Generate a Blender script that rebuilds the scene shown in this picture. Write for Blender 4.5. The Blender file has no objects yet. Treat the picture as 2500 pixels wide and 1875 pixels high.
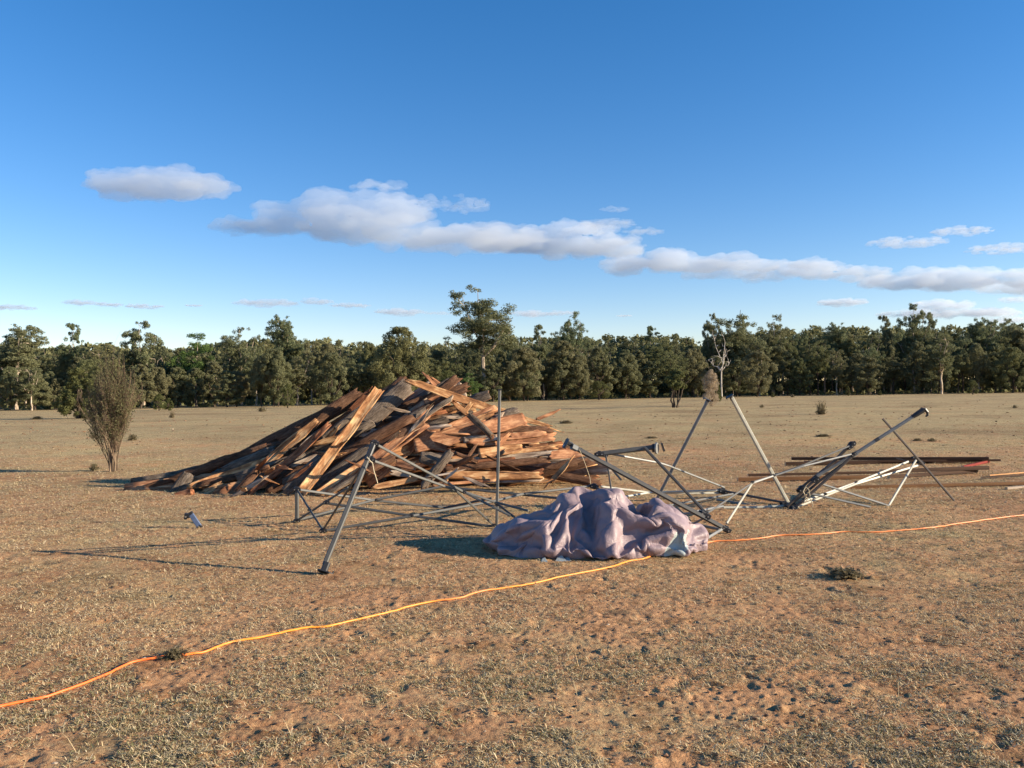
import bpy, bmesh, math, random
import numpy as np
from mathutils import Vector, Matrix, noise as mnoise

# ------------------------------------------------------------------ camera, sky, sun, exposure
SC = bpy.context.scene
COL = SC.collection
CAM_Z = 1.6
FPX = 2014.0                                   # focal length in photo pixels (photo 2500 x 1875)
PITCH = math.atan(17.5 / FPX)
ROLL = math.atan(34 / 2500)
_f = Vector((0, math.cos(PITCH), math.sin(PITCH)))
_r0 = Vector((1, 0, 0)); _u0 = Vector((0, -math.sin(PITCH), math.cos(PITCH)))
_r = math.cos(ROLL) * _r0 - math.sin(ROLL) * _u0
_u = math.sin(ROLL) * _r0 + math.cos(ROLL) * _u0
cd = bpy.data.cameras.new('camera'); cam = bpy.data.objects.new('camera', cd); COL.objects.link(cam)
cam.matrix_world = Matrix(((_r.x, _u.x, -_f.x, 0), (_r.y, _u.y, -_f.y, 0), (_r.z, _u.z, -_f.z, CAM_Z), (0, 0, 0, 1)))
cd.sensor_width = 36.0; cd.lens = 36.0 * FPX / 2500; cd.clip_start = 0.1; cd.clip_end = 40000
SC.camera = cam

SUN_EL = math.radians(17.0)
SUN_AZ = Vector((1, -0.17, 0)).normalized()     # horizontal direction towards the sun
SUN_DIR = Vector((SUN_AZ.x * math.cos(SUN_EL), SUN_AZ.y * math.cos(SUN_EL), math.sin(SUN_EL)))
sl = bpy.data.lights.new('sun', 'SUN'); sl.energy = 5.0; sl.angle = math.radians(0.5); sl.color = (1.0, 0.86, 0.66)
so = bpy.data.objects.new('sun', sl); COL.objects.link(so)
so.rotation_euler = SUN_DIR.to_track_quat('Z', 'Y').to_euler()

W = bpy.data.worlds.new('World'); SC.world = W; W.use_nodes = True
wn, wl = W.node_tree.nodes, W.node_tree.links
bg = wn['Background']
sky = wn.new('ShaderNodeTexSky'); sky.sky_type = 'NISHITA'; sky.sun_disc = False
sky.sun_elevation = SUN_EL; sky.sun_rotation = math.atan2(SUN_AZ.x, SUN_AZ.y)
sky.altitude = 200; sky.air_density = 1.0; sky.dust_density = 0.0; sky.ozone_density = 2.5
hs = wn.new('ShaderNodeHueSaturation'); hs.inputs['Saturation'].default_value = 1.34
wl.new(sky.outputs[0], hs.inputs['Color']); tint = wn.new('ShaderNodeMix'); tint.data_type = 'RGBA'; tint.blend_type = 'MULTIPLY'; tint.inputs[0].default_value = 1.0; tint.inputs[7].default_value = (1.12, 0.95, 1.05, 1)
wl.new(hs.outputs[0], tint.inputs[6]); wl.new(tint.outputs[2], bg.inputs[0])
bg.inputs[1].default_value = 0.090
SC.view_settings.view_transform = 'Standard'; SC.view_settings.look = 'None'
SC.view_settings.exposure = 1.05; SC.view_settings.gamma = 1.0
SC.render.engine = 'CYCLES'
SC.cycles.use_denoising = True
SC.cycles.max_bounces = 8; SC.cycles.diffuse_bounces = 3; SC.cycles.glossy_bounces = 2
SC.cycles.volume_bounces = 6; SC.cycles.transparent_max_bounces = 8

# ------------------------------------------------------------------ cloth: the canopy is draped by a short simulation while the scene is still empty
CNX, CNY = 108, 70
def drape_canopy():
    prof = [(-1.3, 0), (-1.15, .03), (-1.01, .17), (-.86, .27), (-.51, .41), (-.38, .48), (-.25, .50), (-.09, .46), (-.02, .51), (.13, .54), (.24, .48), (.445, .41), (.55, .44),
            (.62, .44), (.73, .37), (.82, .30), (.93, .21), (1.015, .15), (1.12, .02), (1.3, 0)]
    px = [a for a, b in prof]; pz = [b for a, b in prof]
    def dome(x, y):
        hw = .62 * max(.02, 1 - abs(x / 1.17) ** 3) ** .5
        return float(np.interp(x, px, pz)) * max(0, 1 - abs(y / hw) ** 1.6)
    def outline(u, v):
        a = math.atan2(v, u); m = max(abs(u), abs(v)); c, s = math.cos(a), math.sin(a); c = math.copysign(abs(c) ** .85, c)
        r = 1 + .05 * mnoise.noise(Vector((c * 2.2, s * 2.2, 1.3))) + .03 * mnoise.noise(Vector((c * 7, s * 7, 5)))
        return 1.13 * r * c * m, .60 * r * math.copysign(abs(s) ** .85, s) * m
    V, B = [], []
    for j in range(CNY + 1):
        for i in range(CNX + 1):
            x, y = outline((i / CNX - .5) * 2, (j / CNY - .5) * 2)
            if i in (0, CNX) or j in (0, CNY): z = .012; B.append(len(V))
            else: z = dome(x, y) + .03 + .02 * mnoise.noise(Vector((x * 5, y * 5, 0))) + .008 * mnoise.noise(Vector((x * 15, y * 15, 4)))
            V.append((x, y, z))
    w = CNX + 1
    F = [(j * w + i, j * w + i + 1, (j + 1) * w + i + 1, (j + 1) * w + i) for j in range(CNY) for i in range(CNX)]
    me = bpy.data.meshes.new('cloth'); me.from_pydata(V, [], F); o = bpy.data.objects.new('cloth', me); COL.objects.link(o)
    vg = o.vertex_groups.new(name='pin'); vg.add(B, 1.0, 'REPLACE')
    m = o.modifiers.new('cloth', 'CLOTH'); s = m.settings
    s.quality = 7; s.mass = .12; s.tension_stiffness = 30; s.compression_stiffness = 30; s.shear_stiffness = 15; s.bending_stiffness = 4.0
    s.tension_damping = 12; s.compression_damping = 12; s.shear_damping = 12; s.air_damping = 3
    s.vertex_group_mass = 'pin'; s.effector_weights.gravity = .12
    s.shrink_min = 0; s.keyframe_insert('shrink_min', frame=1); s.shrink_min = -.36; s.keyframe_insert('shrink_min', frame=45)
    cs = m.collision_settings; cs.distance_min = .010; cs.use_self_collision = True; cs.self_distance_min = .006; cs.collision_quality = 2
    m.point_cache.frame_end = 85
    bumps = [(-.62, -.15, .10, .10), (-.38, -.12, .10, .1), (.06, -.05, .10, .12), (.34, -.15, .08, .1), (.54, -.05, .10, .1), (.2, -.33, .10, .08), (-.2, -.35, .10, .08)]
    def H(x, y):
        z = dome(x, y) * (.84 + .30 * mnoise.noise(Vector((x * 3.1, y * 3.1, 7)))) - .02
        for a, b, h, r in bumps: z += h * .5 * math.exp(-((x - a) ** 2 + (y - b) ** 2) / r ** 2 * 1.2)
        return max(z, 0) if abs(x / 1.1) ** 3 + (y / .56) ** 2 < 1 else 0
    N = 140
    v = [(-1.6 + 3.2 * i / N, -1 + 2 * j / N, H(-1.6 + 3.2 * i / N, -1 + 2 * j / N)) for j in range(N + 1) for i in range(N + 1)]
    f = [(j * (N + 1) + i, j * (N + 1) + i + 1, (j + 1) * (N + 1) + i + 1, (j + 1) * (N + 1) + i) for j in range(N) for i in range(N)]
    mm = bpy.data.meshes.new('lump'); mm.from_pydata(v, [], f); ob = bpy.data.objects.new('lump', mm); COL.objects.link(ob)
    ob.modifiers.new('collide', 'COLLISION'); ob.collision.thickness_outer = .008; ob.collision.cloth_friction = 15
    for fr in range(1, 71): SC.frame_set(fr)
    ev = o.evaluated_get(bpy.context.evaluated_depsgraph_get())
    co = np.empty(len(V) * 3); ev.data.vertices.foreach_get('co', co); co = co.reshape(-1, 3).copy()
    bpy.data.objects.remove(o); bpy.data.objects.remove(ob); SC.frame_set(1)
    return co, F
CLOTH_CO, CLOTH_F = drape_canopy()

# ------------------------------------------------------------------ helpers
def P(px, py, D):
    """World point seen at photo pixel (px, py) at distance D along Y."""
    d = _f + _r * ((px - 1250) / FPX) + _u * ((937.5 - py) / FPX)
    return Vector((0, 0, CAM_Z)) + d * (D / d.y)
def G(px, py):
    d = _f + _r * ((px - 1250) / FPX) + _u * ((937.5 - py) / FPX)
    t = -CAM_Z / d.z
    return Vector((0, 0, CAM_Z)) + d * t
def horizon(px): return 937.5 + 17.5 + 17 - px * 34 / 2500

def tag(o, label=None, cat=None, group=None, kind=None):
    if label: o['label'] = label
    if cat: o['category'] = cat
    if group: o['group'] = group
    if kind: o['kind'] = kind
    elif cat: o['kind'] = 'thing'
    return o
def empty(name, loc=(0, 0, 0), rz=0.0):
    o = bpy.data.objects.new(name, None); COL.objects.link(o); o.location = loc; o.rotation_euler = (0, 0, rz)
    o.empty_display_size = 0.2
    return o
def mesh_np(name, v, faces, mats, parent=None, smooth=False, midx=None, link=True):
    """v (N,3); faces (M,k) constant k."""
    v = np.asarray(v, dtype=np.float32); f = np.asarray(faces, dtype=np.int32)
    me = bpy.data.meshes.new(name)
    me.vertices.add(len(v)); me.vertices.foreach_set('co', v.ravel())
    k = f.shape[1]
    me.loops.add(f.size); me.loops.foreach_set('vertex_index', f.ravel())
    me.polygons.add(len(f)); me.polygons.foreach_set('loop_start', np.arange(len(f), dtype=np.int32) * k)
    for m in (mats if isinstance(mats, (list, tuple)) else [mats]): me.materials.append(m)
    if midx is not None: me.polygons.foreach_set('material_index', np.asarray(midx, dtype=np.int32))
    me.polygons.foreach_set('use_smooth', np.full(len(f), smooth, dtype=bool))
    me.update(calc_edges=True); me.validate()
    if not link: return me
    o = bpy.data.objects.new(name, me); COL.objects.link(o)
    if parent: o.parent = parent
    return o
def face_color(me, cols, k):
    a = me.color_attributes.new('Col', 'FLOAT_COLOR', 'CORNER')
    c = np.repeat(np.c_[cols, np.ones(len(cols))], k, axis=0).astype(np.float32)
    a.data.foreach_set('color', c.ravel())

class Rng(np.random.RandomState): pass

def _hash(ix, iy, seed):
    h = (ix.astype(np.int64) * 374761393 + iy.astype(np.int64) * 668265263 + seed * 1442695041) & 0x7fffffff
    h = ((h ^ (h >> 13)) * 1274126177) & 0x7fffffff
    return ((h ^ (h >> 16)) & 0xffff) / 65535.0
def vnoise(x, y, seed=0):
    ix = np.floor(x); iy = np.floor(y); fx = x - ix; fy = y - iy
    fx = fx * fx * (3 - 2 * fx); fy = fy * fy * (3 - 2 * fy)
    a = _hash(ix, iy, seed); b = _hash(ix + 1, iy, seed); c = _hash(ix, iy + 1, seed); d = _hash(ix + 1, iy + 1, seed)
    return (a * (1 - fx) + b * fx) * (1 - fy) + (c * (1 - fx) + d * fx) * fy
def fbm(x, y, seed=0, oct=4):
    s = 0; a = 1; t = 0
    for i in range(oct):
        s = s + a * vnoise(x * 2 ** i + 17.3 * i, y * 2 ** i - 9.1 * i, seed + i); t += a; a *= 0.5
    return s / t

# ------------------------------------------------------------------ materials
def mat(name, color=(0.5, 0.5, 0.5), rough=0.8, metal=0.0, spec=0.3):
    m = bpy.data.materials.new(name); m.use_nodes = True
    b = m.node_tree.nodes['Principled BSDF']
    b.inputs['Base Color'].default_value = (*color, 1); b.inputs['Roughness'].default_value = rough
    b.inputs['Metallic'].default_value = metal; b.inputs['Specular IOR Level'].default_value = spec
    return m
def nd(m, t, **kw):
    n = m.node_tree.nodes.new(t)
    for k, v in kw.items():
        if k in n.inputs: n.inputs[k].default_value = v
        else: setattr(n, k, v)
    return n
def lk(m, a, b): m.node_tree.links.new(a, b)
def bsdf(m): return m.node_tree.nodes['Principled BSDF']
def ramp(m, fac, stops):
    r = nd(m, 'ShaderNodeValToRGB'); cr = r.color_ramp
    cr.elements[0].position = stops[0][0]; cr.elements[0].color = (*stops[0][1], 1)
    cr.elements[1].position = stops[-1][0]; cr.elements[1].color = (*stops[-1][1], 1)
    for p, c in stops[1:-1]:
        e = cr.elements.new(p); e.color = (*c, 1)
    lk(m, fac, r.inputs[0]); return r.outputs[0]
def mixc(m, fac, a, b, mode='MIX'):
    n = nd(m, 'ShaderNodeMix', data_type='RGBA', blend_type=mode)
    for s, v in ((n.inputs[0], fac), (n.inputs[6], a), (n.inputs[7], b)):
        if hasattr(v, 'is_output'): lk(m, v, s)
        elif isinstance(v, tuple): s.default_value = (*v, 1)
        else: s.default_value = v
    return n.outputs[2]
def noise_tex(m, vec, scale, detail=4, rough=0.55, dist=0.0):
    n = nd(m, 'ShaderNodeTexNoise', Scale=scale, Detail=detail, Roughness=rough, Distortion=dist)
    if vec is not None: lk(m, vec, n.inputs['Vector'])
    return n.outputs[0]
def mapping(m, vec, scale=(1, 1, 1), loc=(0, 0, 0)):
    n = nd(m, 'ShaderNodeMapping'); n.inputs['Scale'].default_value = scale; n.inputs['Location'].default_value = loc
    lk(m, vec, n.inputs['Vector']); return n.outputs[0]
def bump(m, h, strength, dist):
    n = nd(m, 'ShaderNodeBump', Strength=strength, Distance=dist); lk(m, h, n.inputs['Height'])
    lk(m, n.outputs[0], bsdf(m).inputs['Normal'])
def mathn(m, op, a, b=None, clamp=False):
    n = nd(m, 'ShaderNodeMath', operation=op, use_clamp=clamp)
    for i, v in enumerate((a, b)):
        if v is None: continue
        if hasattr(v, 'is_output'): lk(m, v, n.inputs[i])
        else: n.inputs[i].default_value = v
    return n.outputs[0]

def ground_mat():
    m = mat('red_dirt_and_dry_grass', rough=0.95, spec=0.1)
    geo = nd(m, 'ShaderNodeNewGeometry'); pos = geo.outputs['Position']
    sep = nd(m, 'ShaderNodeSeparateXYZ'); lk(m, pos, sep.inputs[0])
    big = noise_tex(m, pos, 0.35, 5, 0.6)
    mid = noise_tex(m, pos, 2.2, 5, 0.65, 0.4)
    fine = noise_tex(m, pos, 22, 6, 0.72)
    vfine = noise_tex(m, pos, 95, 4, 0.7)
    soil = ramp(m, fine, [(0.32, (0.22, 0.11, 0.05)), (0.46, (0.45, 0.24, 0.118)), (0.70, (0.57, 0.335, 0.17))])
    straw = ramp(m, vfine, [(0.36, (0.13, 0.095, 0.045)), (0.5, (0.37, 0.275, 0.135)), (0.63, (0.62, 0.485, 0.26))])
    # straw litter cover: patchy near the camera, almost closed further out in the paddock
    far = nd(m, 'ShaderNodeMapRange'); far.inputs['From Min'].default_value = 6; far.inputs['From Max'].default_value = 34
    lk(m, sep.outputs[1], far.inputs[0])
    cov = mathn(m, 'ADD', mathn(m, 'MULTIPLY', big, 0.9), mathn(m, 'MULTIPLY', mid, 0.8))
    cov = mathn(m, 'ADD', cov, mathn(m, 'MULTIPLY', fine, 0.7))
    cov = mathn(m, 'ADD', cov, mathn(m, 'MULTIPLY', far.outputs[0], 0.30))
    cov = mathn(m, 'SUBTRACT', cov, 0.05)
    cf = nd(m, 'ShaderNodeMapRange'); cf.inputs['From Min'].default_value = 1.12; cf.inputs['From Max'].default_value = 1.46
    lk(m, cov, cf.inputs[0])
    c = mixc(m, cf.outputs[0], soil, straw)
    # greyish green regrowth patches
    gp = noise_tex(m, mapping(m, pos, loc=(31, 7, 0)), 0.8, 6, 0.7, 0.5)
    gf = nd(m, 'ShaderNodeMapRange'); gf.inputs['From Min'].default_value = 0.56; gf.inputs['From Max'].default_value = 0.74
    gf.inputs['To Max'].default_value = 0.5
    lk(m, gp, gf.inputs[0])
    c = mixc(m, gf.outputs[0], c, (0.20, 0.19, 0.11))
    # uneven tone of the paddock: worn, trampled and greyer areas, darker litter streaks
    pv = ramp(m, noise_tex(m, pos, 0.13, 6, 0.68, 0.6), [(0.36, (0.74, 0.70, 0.68)), (0.5, (1, 1, 1)), (0.64, (1.14, 1.12, 1.06))])
    c = mixc(m, 1.0, c, pv, 'MULTIPLY')
    pv = ramp(m, noise_tex(m, mapping(m, pos, (0.7, 1.1, 1)), 3.4, 6, 0.75), [(0.36, (0.58, 0.55, 0.50)), (0.47, (0.98, 0.98, 0.98)), (0.64, (1.12, 1.12, 1.10))])
    c = mixc(m, 1.0, c, pv, 'MULTIPLY')
    # scattered dung and dark litter, plus tuft shadows painted as dark spots
    v = nd(m, 'ShaderNodeTexVoronoi', Scale=1.1); lk(m, mixc(m, 0.12, pos, nd(m, 'ShaderNodeTexNoise', Scale=3).outputs[1]), v.inputs['Vector'])
    df = nd(m, 'ShaderNodeMapRange'); df.inputs['From Min'].default_value = 0.05; df.inputs['From Max'].default_value = 0.13
    df.inputs['To Min'].default_value = 0.7; df.inputs['To Max'].default_value = 0.0
    lk(m, v.outputs['Distance'], df.inputs[0])
    c = mixc(m, mathn(m, 'MULTIPLY', df.outputs[0], mathn(m, 'GREATER_THAN', mid, 0.5)), c, (0.09, 0.06, 0.04))
    lk(m, c, bsdf(m).inputs['Base Color'])
    h = mathn(m, 'ADD', mathn(m, 'MULTIPLY', fine, 1.0), mathn(m, 'MULTIPLY', vfine, 0.45))
    bump(m, h, 0.7, 0.03)
    return m

def attr_mat(name, rough=0.9, trans=0.0):
    m = mat(name, rough=rough, spec=0.15)
    a = nd(m, 'ShaderNodeAttribute', attribute_name='Col')
    lk(m, a.outputs[0], bsdf(m).inputs['Base Color'])
    if trans: add_translucent(m, a.outputs[0], trans)
    return m
def add_translucent(m, colsock, w):
    t = nd(m, 'ShaderNodeBsdfTranslucent'); lk(m, colsock, t.inputs[0])
    mx = nd(m, 'ShaderNodeMixShader'); mx.inputs[0].default_value = w
    out = m.node_tree.nodes['Material Output']
    lk(m, bsdf(m).outputs[0], mx.inputs[1]); lk(m, t.outputs[0], mx.inputs[2]); lk(m, mx.outputs[0], out.inputs[0])

def leaf_mat(name, dark, light, warm, s=0.55):
    m = mat(name, rough=0.75, spec=0.2)
    tc = nd(m, 'ShaderNodeTexCoord').outputs['Object']
    oi = nd(m, 'ShaderNodeObjectInfo').outputs['Random']
    n = noise_tex(m, tc, s, 3, 0.6)
    n2 = noise_tex(m, tc, 3.5, 2, 0.6)
    c = ramp(m, mathn(m, 'ADD', mathn(m, 'MULTIPLY', n, 0.5), mathn(m, 'MULTIPLY', n2, 0.5)), [(0.36, dark), (0.64, light)])
    c = mixc(m, mathn(m, 'MULTIPLY', oi, 0.48), c, warm)
    lk(m, c, bsdf(m).inputs['Base Color'])
    add_translucent(m, c, 0.38)
    return m

M = {}
M['ground'] = ground_mat()
M['blades'] = attr_mat('dry_grass_blades', 0.85, 0.15)
M['clod'] = mat('dirt_clods', (0.26, 0.13, 0.07), 0.95, spec=0.05)
M['leaf_euc'] = leaf_mat('eucalypt_leaves', (0.085, 0.108, 0.050), (0.22, 0.245, 0.125), (0.23, 0.195, 0.10))
M['leaf_belah'] = leaf_mat('grey_green_needles', (0.085, 0.10, 0.045), (0.245, 0.245, 0.125), (0.245, 0.20, 0.108))
M['leaf_dark'] = leaf_mat('dark_green_foliage', (0.085, 0.102, 0.043), (0.22, 0.23, 0.10), (0.22, 0.19, 0.087))
M['leaf_bright'] = leaf_mat('bright_green_foliage', (0.07, 0.115, 0.035), (0.15, 0.22, 0.06), (0.13, 0.18, 0.055))
M['leaf_shrub'] = leaf_mat('olive_shrub_foliage', (0.065, 0.080, 0.026), (0.155, 0.165, 0.055), (0.155, 0.14, 0.06))
M['leaf_weed'] = leaf_mat('dull_weed_leaves', (0.12, 0.10, 0.055), (0.27, 0.22, 0.125), (0.26, 0.20, 0.12), 2)
M['leaf_tan'] = leaf_mat('dry_feathery_foliage', (0.36, 0.28, 0.19), (0.52, 0.42, 0.30), (0.44, 0.35, 0.24), 2)
def bark_tree(name, a, b):
    m = mat(name, rough=0.9, spec=0.1)
    tc = nd(m, 'ShaderNodeTexCoord').outputs['Object']
    lk(m, ramp(m, noise_tex(m, mapping(m, tc, (3, 3, 0.8)), 1.5, 4, 0.6), [(0.35, a), (0.65, b)]), bsdf(m).inputs['Base Color'])
    return m
M['bark_pale'] = bark_tree('pale_gum_bark', (0.26, 0.19, 0.13), (0.52, 0.43, 0.33))
M['bark_dark'] = bark_tree('dark_rough_bark', (0.05, 0.038, 0.03), (0.12, 0.09, 0.065))
M['bark_dead'] = bark_tree('bleached_dead_wood', (0.42, 0.36, 0.30), (0.62, 0.56, 0.48))
M['bark_bush'] = bark_tree('grey_brown_bush_bark', (0.085, 0.06, 0.04), (0.27, 0.19, 0.125))

def slab_mat(name, kind, c0, c1, c2):
    m = mat(name, rough=0.9, spec=0.12)
    tc = nd(m, 'ShaderNodeTexCoord').outputs['Object']
    oi = nd(m, 'ShaderNodeObjectInfo').outputs['Random']
    off = nd(m, 'ShaderNodeCombineXYZ'); lk(m, mathn(m, 'MULTIPLY', oi, 37), off.inputs[0]); lk(m, mathn(m, 'MULTIPLY', oi, 11), off.inputs[1])
    vm = nd(m, 'ShaderNodeVectorMath', operation='ADD'); lk(m, tc, vm.inputs[0]); lk(m, off.outputs[0], vm.inputs[1])
    p = vm.outputs[0]
    if kind == 'wood':
        g = noise_tex(m, mapping(m, p, (1.3, 16, 16)), 1.6, 5, 0.62, 0.5)
        b = noise_tex(m, mapping(m, p, (3, 7, 7)), 1.2, 4, 0.6, 0.8)
        f = mathn(m, 'ADD', mathn(m, 'MULTIPLY', g, 0.42), mathn(m, 'MULTIPLY', b, 0.58))
        c = ramp(m, f, [(0.38, c0), (0.50, c1), (0.60, c2)])
        h = g
    else:
        g = noise_tex(m, mapping(m, p, (5, 34, 34)), 1.5, 6, 0.7, 0.6)
        b = noise_tex(m, mapping(m, p, (3, 6, 6)), 1.5, 4, 0.6, 0.3)
        f = mathn(m, 'ADD', mathn(m, 'MULTIPLY', g, 0.6), mathn(m, 'MULTIPLY', b, 0.4))
        c = ramp(m, f, [(0.36, c0), (0.5, c1), (0.66, c2)])
        h = g
    hv = nd(m, 'ShaderNodeHueSaturation'); lk(m, c, hv.inputs['Color'])
    lk(m, mathn(m, 'ADD', mathn(m, 'MULTIPLY', oi, 0.35), 0.85), hv.inputs['Value'])
    lk(m, hv.outputs[0], bsdf(m).inputs['Base Color'])
    bump(m, h, 0.9, 0.02 if kind == 'wood' else 0.04)
    return m
M['wood_orange'] = slab_mat('orange_split_wood', 'wood', (0.15, 0.064, 0.033), (0.34, 0.155, 0.078), (0.54, 0.29, 0.15))
M['wood_cream'] = slab_mat('cream_streaked_sapwood', 'wood', (0.17, 0.075, 0.034), (0.40, 0.195, 0.085), (0.66, 0.42, 0.21))
M['wood_grey'] = slab_mat('weathered_grey_wood', 'wood', (0.16, 0.11, 0.08), (0.33, 0.24, 0.17), (0.55, 0.44, 0.33))
M['wood_red'] = slab_mat('dark_red_wood', 'wood', (0.07, 0.028, 0.015), (0.22, 0.085, 0.04), (0.38, 0.17, 0.08))
M['bark_grey'] = slab_mat('grey_fissured_bark', 'bark', (0.035, 0.026, 0.02), (0.14, 0.105, 0.078), (0.27, 0.215, 0.165))
M['bark_brown'] = slab_mat('brown_fissured_bark', 'bark', (0.03, 0.017, 0.011), (0.12, 0.06, 0.035), (0.24, 0.135, 0.08))

def tube_mat(name, c, rough, metal):
    m = mat(name, c, rough, metal, 0.5)
    tc = nd(m, 'ShaderNodeTexCoord').outputs['Object']
    n = noise_tex(m, tc, 26, 4, 0.6); n3 = noise_tex(m, tc, 5, 3, 0.6)
    f = mathn(m, 'ADD', mathn(m, 'MULTIPLY', n, 0.5), mathn(m, 'MULTIPLY', n3, 0.5))
    lk(m, ramp(m, f, [(0.3, tuple(x * 0.7 for x in c)), (0.7, tuple(min(1, x * 1.2) for x in c))]), bsdf(m).inputs['Base Color'])
    lk(m, mathn(m, 'ADD', mathn(m, 'MULTIPLY', n3, 0.3), rough - 0.15), bsdf(m).inputs['Roughness'])
    return m
M['tube_dark'] = tube_mat('dark_grey_powder_coat', (0.088, 0.086, 0.078), 0.6, 0.0)
M['tube_mid'] = tube_mat('mid_grey_tube', (0.125, 0.122, 0.11), 0.55, 0.05)
M['tube_charcoal'] = tube_mat('charcoal_powder_coat', (0.035, 0.035, 0.036), 0.5, 0.0)
M['tube_brown'] = tube_mat('dusty_brown_tube', (0.10, 0.075, 0.055), 0.6, 0.0)
M['tube_silver'] = tube_mat('silver_grey_tube', (0.19, 0.19, 0.178), 0.5, 0.1)
M['tube_sunlit'] = tube_mat('sunlit_pale_tube', (0.42, 0.40, 0.32), 0.5, 0.0)  # grey tubes facing the sun: their lit brightness is put into the colour
M['plastic'] = mat('black_plastic', (0.02, 0.02, 0.022), 0.5, spec=0.5)
M['steel'] = mat('bolt_steel', (0.5, 0.48, 0.45), 0.35, 0.9)
M['rope'] = mat('pale_cord', (0.6, 0.5, 0.33), 0.9)
M['blue_metal'] = tube_mat('pale_blue_grey_metal', (0.12, 0.16, 0.25), 0.5, 0.1)

# ------------------------------------------------------------------ ground: one polar sheet, fine in front of the camera
def ground_h(x, y, D=None):
    r = np.sqrt(x * x + y * y)
    near = np.clip((26 - r) / 14, 0, 1)
    h = (fbm(x * 0.5, y * 0.5, 3, 3) - 0.5) * 0.05 * np.clip(r / 8, 0, 1)
    n1 = fbm(x * 7, y * 7, 11, 3); n2 = fbm(x * 34, y * 34, 29, 3)
    patch = fbm(x * 0.9, y * 0.9, 77, 3)
    h = h + near * ((n1 - 0.5) * 0.008 * (0.4 + patch) + (n2 - 0.5) * 0.021 * (0.3 + 1.2 * patch))
    pit = np.clip(fbm(x * 6.5, y * 6.5, 51, 2) - 0.70, 0, 1)
    bump_ = np.clip(fbm(x * 9, y * 13, 91, 2) - 0.70, 0, 1)
    return h - near * pit * 0.07 + near * bump_ * 0.065
def build_ground():
    r1 = [0.0, 0.6, 1.2, 1.8, 2.3]
    r = 2.6
    while r < 32: r1.append(r); r *= 1.0036
    while r < 4200: r1.append(r); r *= 1.06
    R = np.array(r1)
    a = np.concatenate([np.linspace(-math.radians(52), math.radians(52), 760), np.linspace(math.radians(52), math.radians(308), 62)[1:-1]])
    RR, AA = np.meshgrid(R, a, indexing='ij')
    x = RR * np.sin(AA); y = RR * np.cos(AA)
    z = ground_h(x, y)
    z[0, :] = z[0, 0]
    v = np.stack([x, y, z], -1).reshape(-1, 3)
    nr, na = RR.shape
    i, j = np.meshgrid(np.arange(nr - 1), np.arange(na), indexing='ij'); j2 = (j + 1) % na
    f = np.stack([i * na + j, i * na + j2, (i + 1) * na + j2, (i + 1) * na + j], -1).reshape(-1, 4)[:, ::-1]
    o = mesh_np('ground', v, f, M['ground'], smooth=True)
    return tag(o, 'bare red dirt paddock thinly covered with dry straw', 'ground', kind='structure')
build_ground()

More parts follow.
